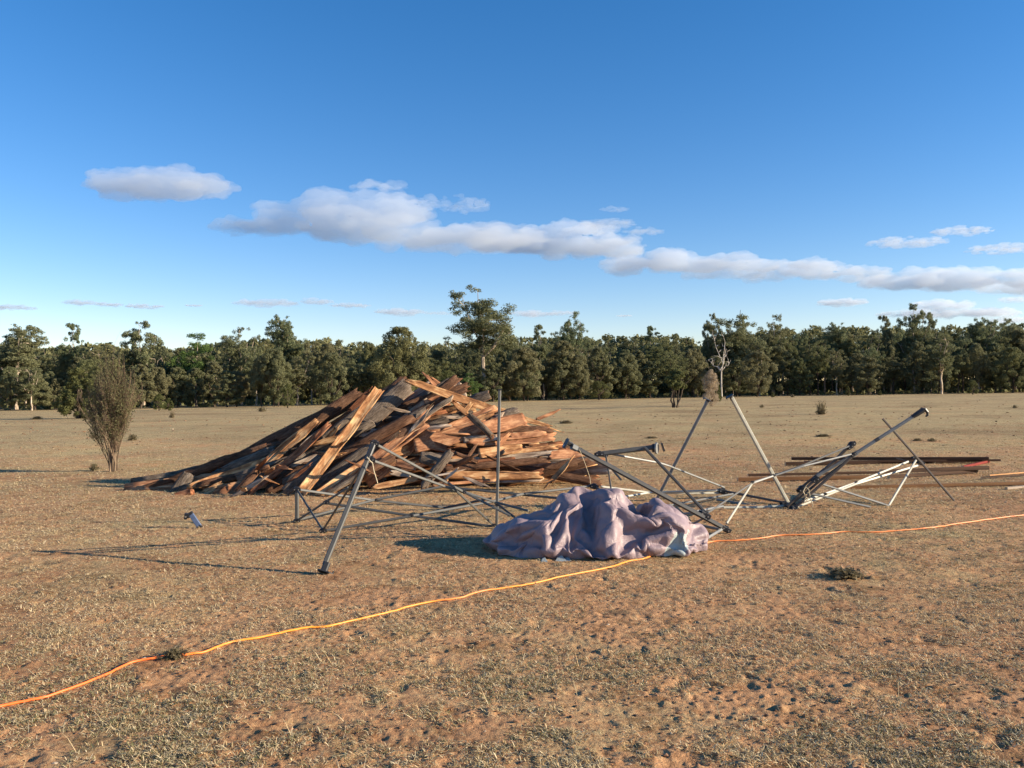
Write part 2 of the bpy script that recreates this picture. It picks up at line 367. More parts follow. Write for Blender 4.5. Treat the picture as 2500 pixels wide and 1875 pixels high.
# ------------------------------------------------------------------ short dry grass (stuff)
def build_grass():
    rng = np.random.RandomState(5)
    def sample(n, d0, d1, power):
        u = rng.rand(n); D = (d0 ** -power + u * (d1 ** -power - d0 ** -power)) ** (-1 / power)
        x = (rng.rand(n) - 0.5) * 2.3 * D
        return x, D
    P0, C0 = [], []
    def blades(x, y, L, wd, az, el, col, z0=None):
        n = len(x)
        z = ground_h(x, y) if z0 is None else z0
        d = np.stack([np.cos(az) * np.cos(el), np.sin(az) * np.cos(el), np.sin(el)], -1)
        s = np.stack([-np.sin(az), np.cos(az), rng.uniform(-.6, .6, n)], -1); s /= np.linalg.norm(s, axis=1)[:, None]
        b = np.stack([x, y, z + 0.002], -1)
        mid = b + d * (L * 0.55)[:, None] + np.array([0, 0, 1]) * (L * 0.10)[:, None]
        tip = b + d * L[:, None]
        w = (wd / 2)[:, None]
        P0.append(np.stack([b - s * w, b + s * w, mid + s * w * 0.8, mid - s * w * 0.8], 1))
        P0.append(np.stack([mid - s * w * 0.8, mid + s * w * 0.8, tip + s * w * .1, tip - s * w * .1], 1))
        C0.append(col); C0.append(col)
    def cols(n, green):
        straw = np.array([[0.60, 0.46, 0.26], [0.48, 0.35, 0.18], [0.72, 0.59, 0.37], [0.38, 0.25, 0.12], [0.44, 0.36, 0.21]])
        gr = np.array([[0.20, 0.19, 0.085], [0.26, 0.24, 0.12], [0.15, 0.15, 0.06], [0.32, 0.28, 0.16]])
        a = straw[rng.randint(0, 5, n)]; b = gr[rng.randint(0, 4, n)]
        c = np.where((rng.rand(n) < green)[:, None], b, a)
        return c * rng.uniform(0.75, 1.2, n)[:, None]
    # lying litter
    x, y = sample(840000, 3.0, 38, 0.7)
    dens = fbm(x * 1.7, y * 1.7, 101, 3) * 0.62 + fbm(x * 7, y * 7, 131, 3) * 0.58 + np.clip((y - 5) / 40, 0, .15)
    k = dens + rng.rand(len(x)) * 0.25 > 0.74 - np.clip((y - 4.5) / 9, 0, 1) * .15
    x, y = x[k], y[k]; n = len(x)
    green = np.clip((fbm(x * 0.45 + 9, y * 0.45, 201, 3) - 0.48) * 3.0, 0.02, 0.25)
    sc = np.clip(y / 7, 1, 2.6) ** 0.8
    blades(x, y, rng.uniform(0.010, 0.036, n) * sc, rng.uniform(0.0018, 0.0042, n) * sc, rng.rand(n) * 6.283, rng.uniform(-0.05, 0.5, n) ** 1, cols(n, green))
    # tufts
    x, y = sample(24500, 3.0, 40, 0.8)
    dens = fbm(x * 1.7, y * 1.7, 101, 3) * 0.70 + fbm(x * 7, y * 7, 131, 3) * 0.5
    k = dens + rng.rand(len(x)) * 0.25 > 0.77 - np.clip((y - 4.5) / 9, 0, 1) * .12
    x, y = x[k], y[k]
    nb = 13
    g1 = np.clip((fbm(x * 0.45 + 9, y * 0.45, 201, 3) - 0.48) * 2.4, 0.03, 0.45)
    size = rng.uniform(0.5, 1.4, len(x)) * np.clip(y / 8, 1, 1.8)
    X = np.repeat(x, nb) + rng.randn(len(x) * nb) * 0.014 * np.repeat(size, nb)
    Y = np.repeat(y, nb) + rng.randn(len(x) * nb) * 0.014 * np.repeat(size, nb)
    n = len(X); S = np.repeat(size, nb)
    blades(X, Y, rng.uniform(0.010, 0.032, n) * S, rng.uniform(0.0018, 0.0038, n) * np.sqrt(S) * 1.1, rng.rand(n) * 6.283, rng.uniform(0.0, 1.0, n), cols(n, np.repeat(g1, nb)))
    # a few taller stalks
    x, y = sample(800, 3.2, 20, 0.8); n = len(x)
    blades(x, y, rng.uniform(0.06, 0.16, n), rng.uniform(0.002, 0.0032, n), rng.rand(n) * 6.283, rng.uniform(0.0, 0.9, n), cols(n, np.full(n, 0.0)) * 1.15)
    v = np.concatenate(P0).reshape(-1, 3); c = np.concatenate(C0)
    f = np.arange(len(v)).reshape(-1, 4)
    o = mesh_np('grass', v, f, M['blades'])
    face_color(o.data, c, 4)
    tag(o, 'short dry straw and small grey green tufts all over the dirt', 'dry grass', kind='stuff')
build_grass()

def build_clods():
    rng = np.random.RandomState(8)
    n = 24000
    u = rng.rand(n); p = 0.75; D = (3.0 ** -p + u * (95 ** -p - 3.0 ** -p)) ** (-1 / p); x = (rng.rand(n) - 0.5) * 2.3 * D
    ico_v = np.array([[0, 0, 1], [.89, 0, .45], [.28, .85, .45], [-.72, .53, .45], [-.72, -.53, .45], [.28, -.85, .45], [.72, .53, -.45], [-.28, .85, -.45], [-.89, 0, -.45], [-.28, -.85, -.45], [.72, -.53, -.45], [0, 0, -1]])
    ico_f = np.array([[0, 1, 2], [0, 2, 3], [0, 3, 4], [0, 4, 5], [0, 5, 1], [1, 6, 2], [2, 7, 3], [3, 8, 4], [4, 9, 5], [5, 10, 1], [6, 7, 2], [7, 8, 3], [8, 9, 4], [9, 10, 5], [10, 6, 1], [11, 7, 6], [11, 8, 7], [11, 9, 8], [11, 10, 9], [11, 6, 10]])
    s = (rng.rand(n) ** 3 * 0.010 + 0.003) * np.clip(D / 10, .8, 5)
    sc = np.stack([s * rng.uniform(.8, 1.7, n), s * rng.uniform(.8, 1.4, n), s * rng.uniform(.4, .8, n)], -1)
    v = ico_v[None] * (1 + rng.uniform(-.3, .3, (n, 12, 1))) * sc[:, None]
    z = ground_h(x, D)
    v = v + np.stack([x, D, z + s * 0.2], -1)[:, None]
    f = (ico_f[None] + (np.arange(n) * 12)[:, None, None]).reshape(-1, 3)
    base = np.array([[0.30, 0.16, 0.085], [0.18, 0.10, 0.06], [0.10, 0.07, 0.05], [0.46, 0.36, 0.25]])[rng.choice(4, n, p=[.50, .30, .18, .02])]
    o = mesh_np('dirt', v.reshape(-1, 3), f, attr_mat('clods_and_droppings', 0.95))
    face_color(o.data, np.repeat(base, 20, axis=0), 3)
    tag(o, 'small clods, pebbles and droppings strewn over the dirt', 'clods', kind='stuff')
build_clods()

# ------------------------------------------------------------------ tubes along polylines
def tube_arrays(pts, rad, sides=5, cap=True):
    pts = [Vector(p) for p in pts]; n = len(pts)
    if isinstance(rad, (int, float)): rad = [rad] * n
    V, F = [], []
    prev = None
    for i, p in enumerate(pts):
        d = (pts[min(i + 1, n - 1)] - pts[max(i - 1, 0)]).normalized()
        if prev is None:
            a = Vector((0, 0, 1)) if abs(d.z) < 0.9 else Vector((1, 0, 0))
            u = d.cross(a).normalized()
        else:
            u = (prev - d * prev.dot(d)).normalized()
        prev = u; w = d.cross(u)
        for k in range(sides):
            t = 2 * math.pi * k / sides
            V.append(p + (u * math.cos(t) + w * math.sin(t)) * rad[i])
    for i in range(n - 1):
        for k in range(sides):
            k2 = (k + 1) % sides
            F.append((i * sides + k, i * sides + k2, (i + 1) * sides + k2, (i + 1) * sides + k))
    return V, F
class MB:
    def __init__(s): s.v = []; s.f = []; s.m = []
    def add(s, V, F, mi=0):
        b = len(s.v); s.v.extend([tuple(p) for p in V]); s.f.extend([tuple(i + b for i in q) for q in F]); s.m.extend([mi] * len(F))
    def tube(s, pts, rad, sides=6, mi=0):
        V, F = tube_arrays(pts, rad, sides)
        F.append(tuple(range(sides))[::-1]); F.append(tuple(range(len(V) - sides, len(V))))
        s.add(V, F, mi)
    def bar(s, a, b, w, h, up=None, mi=0, bev=0.18):
        """rectangular tube with chamfered corners"""
        a, b = Vector(a), Vector(b); d = (b - a).normalized()
        up = Vector(up or (0, 0, 1))
        if abs(d.dot(up)) > 0.95: up = Vector((0, 1, 0))
        x = d.cross(up).normalized(); y = x.cross(d)
        c = min(w, h) * bev
        prof = [(-w/2+c, -h/2), (w/2-c, -h/2), (w/2, -h/2+c), (w/2, h/2-c), (w/2-c, h/2), (-w/2+c, h/2), (-w/2, h/2-c), (-w/2, -h/2+c)]
        V = [a + x * p + y * q for p, q in prof] + [b + x * p + y * q for p, q in prof]
        F = [(i, (i + 1) % 8, 8 + (i + 1) % 8, 8 + i) for i in range(8)] + [tuple(range(8))[::-1], tuple(range(8, 16))]
        s.add(V, F, mi)
    def box(s, c, sx, sy, sz, R=None, mi=0, bev=0.2):
        R = R or Matrix.Identity(3); c = Vector(c)
        s.bar(c - R @ Vector((sx/2, 0, 0)), c + R @ Vector((sx/2, 0, 0)), sy, sz, up=R @ Vector((0, 0, 1)), mi=mi, bev=bev)
    def build(s, name, mats, parent=None, smooth=False):
        me = bpy.data.meshes.new(name); me.from_pydata(s.v, [], s.f)
        for m in (mats if isinstance(mats, (list, tuple)) else [mats]): me.materials.append(m)
        me.polygons.foreach_set('material_index', s.m)
        if smooth: me.polygons.foreach_set('use_smooth', [True] * len(s.f))
        me.update()
        o = bpy.data.objects.new(name, me); COL.objects.link(o)
        if parent: o.parent = parent
        return o

# ------------------------------------------------------------------ trees
def leaf_quads(puffs, n, size, rng, flat=0.8, droop=0.0, shell=0.45):
    puffs = np.asarray(puffs, dtype=float)
    w = puffs[:, 3] ** 2; w /= w.sum()
    idx = rng.choice(len(puffs), n, p=w)
    d = rng.randn(n, 3); d /= np.linalg.norm(d, axis=1)[:, None]
    r = puffs[idx, 3] * (1 - shell + shell * rng.rand(n) ** 0.5) * (0.88 + 0.24 * rng.rand(n))
    c = puffs[idx, :3] + d * r[:, None] * np.array([1, 1, flat])
    nn = d + rng.randn(n, 3) * 0.55; nn /= np.linalg.norm(nn, axis=1)[:, None]
    t = np.cross(nn, rng.randn(n, 3)); t /= np.linalg.norm(t, axis=1)[:, None]
    b = np.cross(nn, t)
    s = size * rng.uniform(0.5, 1.3, n)[:, None]
    k = 0.55
    return np.stack([c - t * s, c - b * s * k, c + t * s, c + b * s * k], 1)
def crown_mesh(name, puffs, n, size, rng, m, **kw):
    q = leaf_quads(puffs, n, size, rng, **kw)
    return mesh_np(name, q.reshape(-1, 3), np.arange(n * 4).reshape(-1, 4), m, link=False)
def limb(mb, a, b, r0, r1, rng, n=5, wob=0.06, sides=5):
    a, b = Vector(a), Vector(b); L = (b - a).length
    pts = []
    for i in range(n + 1):
        t = i / n; p = a.lerp(b, t)
        if 0 < i < n: p = p + Vector(rng.randn(3)) * L * wob
        pts.append(p)
    mb.tube(pts, [r0 + (r1 - r0) * i / n for i in range(n + 1)], sides)
    return pts
def trunk_mesh(name, mb, m):
    me = bpy.data.meshes.new(name); me.from_pydata(mb.v, [], mb.f); me.materials.append(m); me.update(); return me

def proto_euc(seed, H=12.0, Wd=7.0, leaf='leaf_euc', bark='bark_pale', n=23000, open_=0.5, lowcrown=0.40):
    rng = np.random.RandomState(seed); mb = MB(); puffs = []
    fork = Vector((rng.uniform(-.3, .3), rng.uniform(-.3, .3), H * rng.uniform(.28, .40)))
    limb(mb, (0, 0, -0.1), fork, .22, .16, rng, 4, .02)
    nl = rng.randint(6, 9)
    for i in range(nl):
        az = 6.283 * i / nl + rng.uniform(-.4, .4); rad = Wd / 2 * rng.uniform(.3, .9)
        z = H * rng.uniform(.55, .93) if i else H * .96
        if i == 0: rad *= .15
        tip = Vector((math.cos(az) * rad, math.sin(az) * rad, z))
        mid = fork.lerp(tip, .5) + Vector((0, 0, -.02 * H))
        pts = limb(mb, fork, mid, .11, .075, rng, 3, .05) + limb(mb, mid, tip, .075, .025, rng, 3, .06)
        for j in range(rng.randint(7, 11)):
            p = pts[rng.randint(2, len(pts))]
            q = p + Vector((rng.randn() * .085 * Wd, rng.randn() * .085 * Wd, rng.randn() * .035 * H + .025 * H))
            q.z = min(q.z, H)
            limb(mb, p, q, .04, .015, rng, 2, .05, 3)
            for _ in range(4):
                puffs.append((q.x + rng.randn() * .42, q.y + rng.randn() * .42, min(H, q.z + rng.randn() * .26), H * rng.uniform(.016, .038) * (1.35 - open_ * .4)))
    for _ in range(int(60 * (1 - open_))):
        az = rng.rand() * 6.283; rr = Wd / 2 * math.sqrt(rng.rand()) * .9
        puffs.append((math.cos(az) * rr, math.sin(az) * rr, H * rng.uniform(lowcrown, .86), H * rng.uniform(.025, .055)))
    return (crown_mesh('crown', puffs, n, .105, rng, M[leaf], flat=.8, shell=.85), trunk_mesh('trunk', mb, M[bark]), H, Wd)
def proto_egg(seed, H=8.0, Wd=6.0, leaf='leaf_belah', n=22000, base=.12, k=140, rmin=.045, rmax=.11, size=.098, top=1.6, bark='bark_dark'):
    rng = np.random.RandomState(seed); mb = MB(); puffs = []
    limb(mb, (0, 0, -0.1), (rng.uniform(-.2, .2), 0, H * .6), .17, .07, rng, 4, .03)
    for i in range(7):
        az = rng.rand() * 6.283; z0 = H * rng.uniform(.05, .35)
        limb(mb, (0, 0, z0), (math.cos(az) * Wd * .34, math.sin(az) * Wd * .34, z0 + H * rng.uniform(.25, .45)), .08, .03, rng, 3, .05)
    lob = rng.uniform(0, 6.28, 3)
    for i in range(k):
        u = rng.rand() ** .8; z = H * (base + (1 - base) * u); az = rng.rand() * 6.283
        irr = 1 + .16 * math.sin(2 * az + lob[0] + 4 * u) + .12 * math.sin(3 * az + lob[1] - 7 * u)
        prof = (1 - u ** top) ** .5 * (0.55 + .45 * min(1, u / .25)); rr = Wd / 2 * prof * (rng.rand() ** .3) * .88 * irr
        r = Wd * rng.uniform(rmin, rmax) * (1.1 - .45 * u)
        puffs.append((math.cos(az) * rr, math.sin(az) * rr, max(r * .6, min(z, H - r * .6)), r))
    return (crown_mesh('crown', puffs, n, size, rng, M[leaf], flat=.85, shell=.75), trunk_mesh('trunk', mb, M[bark]), H, Wd)
def proto_dead(seed, H=8):
    rng = np.random.RandomState(seed); mb = MB()
    limb(mb, (0, 0, -.1), (0, 0, H * .45), .13, .10, rng, 4, .02, 6)
    tips = [(-.25, .62), (-.12, .95), (.03, 1.0), (.2, .62), (.12, .8)]
    for tx, tz in tips:
        pts = limb(mb, (0, 0, H * .43), (tx * H * .9, rng.uniform(-.1, .1) * H, tz * H), .075, .02, rng, 5, .05)
        for j in range(4):
            p = pts[rng.randint(2, 6)]
            limb(mb, p, p + Vector((rng.randn() * .09 * H, rng.randn() * .05 * H, abs(rng.randn()) * .07 * H)), .05, .015, rng, 3, .08, 4)
    return (None, trunk_mesh('trunk', mb, M['bark_dead']), H, 4.0)

PROTO = {
    'euc': [proto_euc(1), proto_euc(2, Wd=6), proto_euc(3, Wd=7.5, open_=.2), proto_euc(4, Wd=6.5, open_=.35)],
    'eucd': [proto_euc(21, leaf='leaf_dark', bark='bark_dark', open_=0.1, Wd=8), proto_euc(22, leaf='leaf_euc', bark='bark_dark', open_=0.05, Wd=7.5, lowcrown=.3), proto_euc(23, leaf='leaf_belah', bark='bark_pale', open_=0.0, Wd=8, lowcrown=.25)],
    'egg': [proto_egg(31), proto_egg(32, Wd=5.2), proto_egg(33, Wd=6.8, top=2.2), proto_egg(34, Wd=5.6, top=1.3), proto_egg(35, Wd=7, top=2.5, base=.22)],
    'eggd': [proto_egg(41, leaf='leaf_dark'), proto_egg(42, leaf='leaf_dark', Wd=5), proto_egg(43, leaf='leaf_dark', Wd=7.5, top=2.4, k=170, n=28000)],
    'cyp': [proto_egg(51, Wd=3.0, leaf='leaf_dark', top=1.2, k=60, rmin=.10, rmax=.2, n=9000)],
    'shrub': [proto_egg(61, H=4, Wd=3.2, leaf='leaf_shrub', base=.0, n=16000, size=.06, k=120), proto_egg(62, H=4, Wd=3.8, leaf='leaf_shrub', base=.1, n=10000, size=.06, top=2.2)],
    'bright': [proto_euc(71, leaf='leaf_bright', open_=0.1, Wd=6, lowcrown=.35)],
    'tan': [proto_egg(81, H=4, Wd=2.2, leaf='leaf_tan', base=.03, n=26000, size=.035, k=70, rmin=.14, rmax=.24, top=2.6, bark='bark_bush')],
    'dead': [proto_dead(91)],
    'tall': [proto_euc(95, H=16, Wd=9.5, n=30000, open_=.35)],
}
TREES_N = [0]
def place_tree(kind, px, top, D, width=None, label=None, cat='tree', group=None, name=None, idx=None, base=None, rz=None, trunk=True):
    TREES_N[0] += 1
    rng = np.random.RandomState(1000 + TREES_N[0])
    pr = PROTO[kind][(rng.randint(0, 99) if idx is None else idx) % len(PROTO[kind])]
    cm, tm, H, Wd = pr
    loc = P(px, horizon(px), D); loc.z = 0
    h = P(px, top, D).z
    sz = h / H; sx = (width * D / FPX) / Wd if width else sz * rng.uniform(.9, 1.15)
    nm = name or {'euc': 'gum_tree', 'eucd': 'gum_tree', 'egg': 'she_oak_tree', 'eggd': 'dark_tree', 'cyp': 'cypress_tree', 'shrub': 'shrub', 'bright': 'green_tree', 'tan': 'dry_shrub', 'dead': 'dead_tree', 'tall': 'gum_tree'}[kind]
    e = empty(nm, loc, rng.rand() * 6.283 if rz is None else rz); e.scale = (sx, sx, sz)
    tag(e, label, cat, group)
    if cm:
        c = bpy.data.objects.new('crown', cm); COL.objects.link(c); c.parent = e
    if trunk:
        t = bpy.data.objects.new('trunk', tm); COL.objects.link(t); t.parent = e
    return e
def edgeD(px): return float(np.interp(px, [-400, 0, 700, 1200, 1500, 1900, 2500, 2900], [96, 100, 106, 124, 140, 152, 150, 148]))
SKYL = [(-300, 840), (0, 842), (100, 850), (250, 842), (300, 852), (430, 852), (600, 838), (760, 832), (900, 838), (1080, 842), (1300, 828), (1480, 822), (1700, 825), (1800, 815), (1950, 808), (2100, 802), (2300, 802), (2500, 792), (2800, 795)]
def skyl(px): return float(np.interp(px, [a for a, b in SKYL], [b for a, b in SKYL]))

SPECIAL = [  # kind, px, top, extra D, width, label, idx
    ('euc', 40, 792, 14, 150, 'big rounded gum tree at the far left end of the tree line', 3),
    ('euc', 178, 795, 20, 70, 'sparse two-headed gum tree standing up behind the olive shrub', 1),
    ('euc', 350, 787, 16, 120, 'gum tree with a pale forked trunk just right of the tall foreground bush', 0),
    ('bright', 478, 818, 16, 100, 'vivid light green gum tree in the left half of the tree line', 0),
    ('euc', 590, 802, 18, 110, 'open gum tree with white forked limbs right of the vivid green one', 2),
    ('euc', 700, 770, 22, 105, 'tall dense-headed gum tree left of the big dark dome-shaped tree', 3),
    ('eggd', 978, 800, 2, 150, 'big dark dome-shaped tree directly behind the top of the wood pile', 2),
    ('tall', 1180, 700, 10, 235, 'tallest gum tree with open branching crown, rising far above the tree line', 0),
    ('euc', 1318, 797, 20, 60, 'small gum tree head between the tallest tree and the round open one', 1),
    ('euc', 1395, 765, 20, 92, 'open-crowned gum tree showing sky between its limbs, right of the tallest tree', 2),
    ('euc', 1590, 800, 24, 60, 'small tufted gum head above the low middle of the tree line', 1),
    ('eucd', 1805, 748, 14, 150, 'broad pointed gum tree behind the dead white tree', 1),
    ('euc', 1742, 768, 16, 60, 'thin grey gum head beside the broad pointed gum', 0),
    ('euc', 1890, 773, 18, 80, 'gum tree with two tufts right of the broad pointed gum', 2),
    ('euc', 2055, 787, 18, 90, 'flat-topped gum tree in the right third of the tree line', 3),
    ('euc', 2160, 775, 22, 46, 'narrow gum head left of the tallest tree on the right', 1),
    ('euc', 2232, 744, 18, 84, 'tallest gum tree of the right-hand tree line, with a double tuft', 0),
    ('euc', 2272, 768, 22, 50, 'small gum tuft just right of the tallest right-hand tree', 1),
    ('euc', 2392, 775, 16, 90, 'bushy gum head near the right edge of the photo', 3),
    ('euc', 2478, 780, 18, 80, 'gum tree cut by the right edge of the photo', 2),
    ('egg', 85, 903, 4, 82, 'small grey tree with a bare leaning trunk at the left paddock edge', 0),
    ('egg', 135, 925, 5, 40, 'narrow grey-green tree right of the leaning-trunk tree', 3),
    ('eggd', 215, 880, 8, 105, 'dark domed tree half hidden behind the olive shrub', 2),
    ('egg', 668, 852, 2, 105, 'rounded brownish-green tree left of the wood pile', 4),
    ('egg', 555, 905, 3, 80, 'low grey-green tree between the vivid gum and the rounded brownish tree', 1),
    ('egg', 810, 862, 4, 95, 'soft grey-green tree left of the dark dome-shaped tree', 2),
    ('egg', 1280, 850, 2, 120, 'broad grey-green tree just right of the steel pole top', 2),
    ('egg', 1375, 832, 5, 120, 'tall rounded grey-green tree in the middle of the tree line', 0),
    ('egg', 1462, 848, 2, 90, 'pale grey-green tree with a lit right flank', 3),
    ('egg', 1535, 865, 3, 70, 'narrow grey-green tree left of the twin-stemmed paddock tree', 1),
    ('egg', 1695, 852, 4, 90, 'grey-green tree right of the twin-stemmed paddock tree', 4),
    ('egg', 1848, 858, -4, 92, 'dome-shaped olive-brown tree standing forward at the tree line', 2),
    ('eucd', 2298, 822, 0, 110, 'thin-trunked gum in front of the dark right-hand forest', 2),
    ('egg', 2120, 870, 0, 90, 'pale-trunked rounded tree low in the dark right-hand forest', 0),
]
for kind, px, top, dD, wd, lab, ix in SPECIAL:
    place_tree(kind, px, top, edgeD(px) + dD, wd, lab, 'tree', 'trees of the forest edge', idx=ix)
# dead white tree, in front of the forest edge
place_tree('dead', 1762, 822, edgeD(1755) - 3, 64, 'leafless white dead tree with forked limbs', 'dead tree', rz=0.0)
# remaining trees of the belt
RL = {'egg': 'rounded grey-green tree packed among others along the forest edge',
      'eggd': 'dark green tree packed among others along the forest edge',
      'eucd': 'dense dark gum tree packed in the forest belt',
      'euc': 'light open gum tree packed in the forest belt',
      'cyp': 'narrow dark cypress among the forest trees'}
def belt(x0, x1, step, dD, topf, kinds, seed, jit=10):
    rng = np.random.RandomState(seed); px = x0
    while px < x1:
        k = kinds[rng.randint(len(kinds))]
        D = edgeD(px) + dD + rng.uniform(-4, 4)
        top = topf(px) + rng.uniform(-jit, jit)
        w = step * rng.uniform(1.3, 1.9) * (0.6 if k == 'cyp' else 1)
        place_tree(k, px, top, D, w, RL[k], 'tree', 'trees packed in the forest belt')
        px += step * rng.uniform(.75, 1.25)
belt(-160, 1900, 50, 5, lambda p: skyl(p) + 50, ['egg', 'egg', 'egg', 'eucd'], 3, 20)
belt(1900, 2680, 50, 6, lambda p: skyl(p) + 48, ['eucd', 'eggd', 'egg', 'egg'], 4, 20)
belt(-180, 2700, 46, 17, lambda p: skyl(p) + 18, ['egg', 'eggd', 'eucd', 'eucd', 'euc'], 6, 16)
belt(-200, 2720, 44, 30, lambda p: skyl(p) + 2, ['euc', 'eucd', 'eucd', 'euc'], 7, 14)
# mass of the wood further back: one stuff object
def build_wood():
    rng = np.random.RandomState(77); puffs = []
    for px in np.arange(-420, 2950, 13):
        for row in range(3):
            D = edgeD(px) + 44 + row * 12 + rng.uniform(-4, 4)
            p = P(px + rng.uniform(-10, 10), skyl(px) + rng.uniform(0, 30), D); h = p.z
            for z in np.arange(0.6, h, 2.0):
                puffs.append((p.x + rng.uniform(-2, 2), p.y + rng.uniform(-3, 3), z, rng.uniform(1.0, 1.7)))
            puffs.append((p.x, p.y, h, rng.uniform(.6, 1.2)))
    q = leaf_quads(puffs, 300000, .46, rng, flat=.8, shell=.9)
    o = mesh_np('forest', q.reshape(-1, 3), np.arange(1200000).reshape(-1, 4), M['leaf_dark'])
    tag(o, 'deep mass of the wood filling the gaps behind the belt of trees', 'forest', kind='stuff')
    # undergrowth and leaf litter at the feet of the trees
    puffs = []
    for px in np.arange(-420, 2950, 9):
        for _ in range(2):
            D = edgeD(px) + rng.uniform(8, 42); p = P(px, horizon(px), D)
            puffs.append((p.x, p.y, .1, rng.uniform(.3, 1.1)))
        for _ in range(3):
            D = edgeD(px) + 96; p = P(px + rng.uniform(-5, 5), horizon(px), D); puffs.append((p.x, p.y, rng.uniform(.3, 3.2), 1.6))
        for _ in range(3):
            D = edgeD(px) + rng.uniform(45, 80); p = P(px, horizon(px), D)
            puffs.append((p.x, p.y, rng.uniform(.2, 2.2), rng.uniform(.8, 1.8)))
    q = leaf_quads(puffs, 110000, .42, rng, flat=.8)
    o = mesh_np('undergrowth', q.reshape(-1, 3), np.arange(440000).reshape(-1, 4), M['leaf_dark'])
    tag(o, 'low scrub in the shade between the trunks', 'undergrowth', kind='stuff')
build_wood()

# free standing shrubs and small trees in the paddock
def at_base(px, py): return G(px, py).y
place_tree('shrub', 192, 898, at_base(192, 1022), 112, 'big olive green bushy shrub standing forward of the forest, behind the tall bush', 'shrub', idx=0)
place_tree('shrub', 388, 962, at_base(388, 1003), 34, 'small grey shrub with a thin stem at the paddock edge', 'shrub', idx=1)
place_tree('shrub', 412, 972, at_base(412, 1002), 30, 'small yellow-green rounded shrub beside the thin-stemmed one', 'shrub', idx=0)
place_tree('shrub', 702, 938, at_base(702, 996), 44, 'small green shrub on a stem left of the wood pile', 'shrub', idx=1)
place_tree('bright', 1147, 913, 96, 48, 'round bright green shrub peeping over the wood pile', 'shrub', idx=0, name='shrub')
place_tree('shrub', 1092, 905, 98, 66, 'olive rounded shrub directly behind the peak of the wood pile', 'shrub', idx=1)
place_tree('shrub', 1462, 930, edgeD(1460) - 4, 66, 'low olive shrub in front of the middle of the tree line', 'shrub', idx=1)
place_tree('tan', 1736, 902, 74, 44, 'tan feathery dry shrub above the foot plate of a steel leg', 'shrub', idx=0)
place_tree('shrub', 1752, 938, 100, 22, 'green shrub tucked beside the tan feathery one', 'shrub', idx=0)
place_tree('shrub', 2070, 943, at_base(2070, 966), 14, 'slim upright shrub at the right-hand paddock edge', 'shrub', idx=0)
place_tree('shrub', 2375, 928, at_base(2375, 964), 30, 'small pale green spreading shrub near the right-hand forest foot', 'shrub', idx=1)
place_tree('shrub', 1886, 956, at_base(1886, 970), 12, 'tiny round shrub below the dome-shaped olive-brown tree', 'shrub', idx=0)
place_tree('shrub', 2148, 952, at_base(2148, 965), 12, 'tiny yellowish shrub in front of the dark right-hand forest', 'shrub', idx=0)
def small_tree():
    D = at_base(1646, 995); e = empty('twin_stem_tree', (P(1646, 960, D).x, D, 0))
    tag(e, 'small green tree with two bare stems standing alone in the paddock', 'tree')
    rng = np.random.RandomState(12); mb = MB(); puffs = []
    k = D / FPX
    for sx, tx in ((-4, -8), (-1, 2), (8, 12), (5, 24)):
        limb(mb, (sx * k, 0, -.05), (tx * k, 0, 50 * k), .09, .045, rng, 5, .03)
        limb(mb, (tx * k, 0, 50 * k), (tx * k * 1.8, rng.uniform(-.4, .4), 78 * k), .045, .02, rng, 3, .04)
    for _ in range(26):
        a = rng.rand() * 6.283; r = 25 * k * math.sqrt(rng.rand()); z = rng.uniform(48, 90) * k
        puffs.append((math.cos(a) * r * (1 if z < 78 * k else .6) + 3 * k, math.sin(a) * r, z, rng.uniform(5, 10) * k))
    mb.build('trunk', M['bark_dark'], e)
    c = bpy.data.objects.new('crown', crown_mesh('crown', puffs, 6000, .07, rng, M['leaf_shrub'])); COL.objects.link(c); c.parent = e
small_tree()

# little weeds and tussocks out in the paddock
def tussock_mesh(seed, tall, n=260):
    rng = np.random.RandomState(seed); q = []
    for _ in range(n):
        az = rng.rand() * 6.283; el = rng.uniform(.15, 1.45); L = rng.uniform(.4, 1) * (tall if el > .9 else .8)
        d = np.array([math.cos(az) * math.cos(el), math.sin(az) * math.cos(el), math.sin(el)]); s = np.array([-math.sin(az), math.cos(az), 0]) * .03
        b = np.array([rng.randn() * .12, rng.randn() * .12, 0]); q.append([b - s, b + s, b + d * L + s * .3, b + d * L - s * .3])
        for _ in range(2):
            c = b + d * L * rng.uniform(.4, 1); t = rng.randn(3) * .05; u = rng.randn(3) * .04; q.append([c - t, c - u, c + t, c + u])
    q = np.array(q); return mesh_np('tussock', q.reshape(-1, 3), np.arange(len(q) * 4).reshape(-1, 4), M['leaf_weed'], link=False)
TUS = [tussock_mesh(1, 1.3), tussock_mesh(2, .7), tussock_mesh(3, .9)]
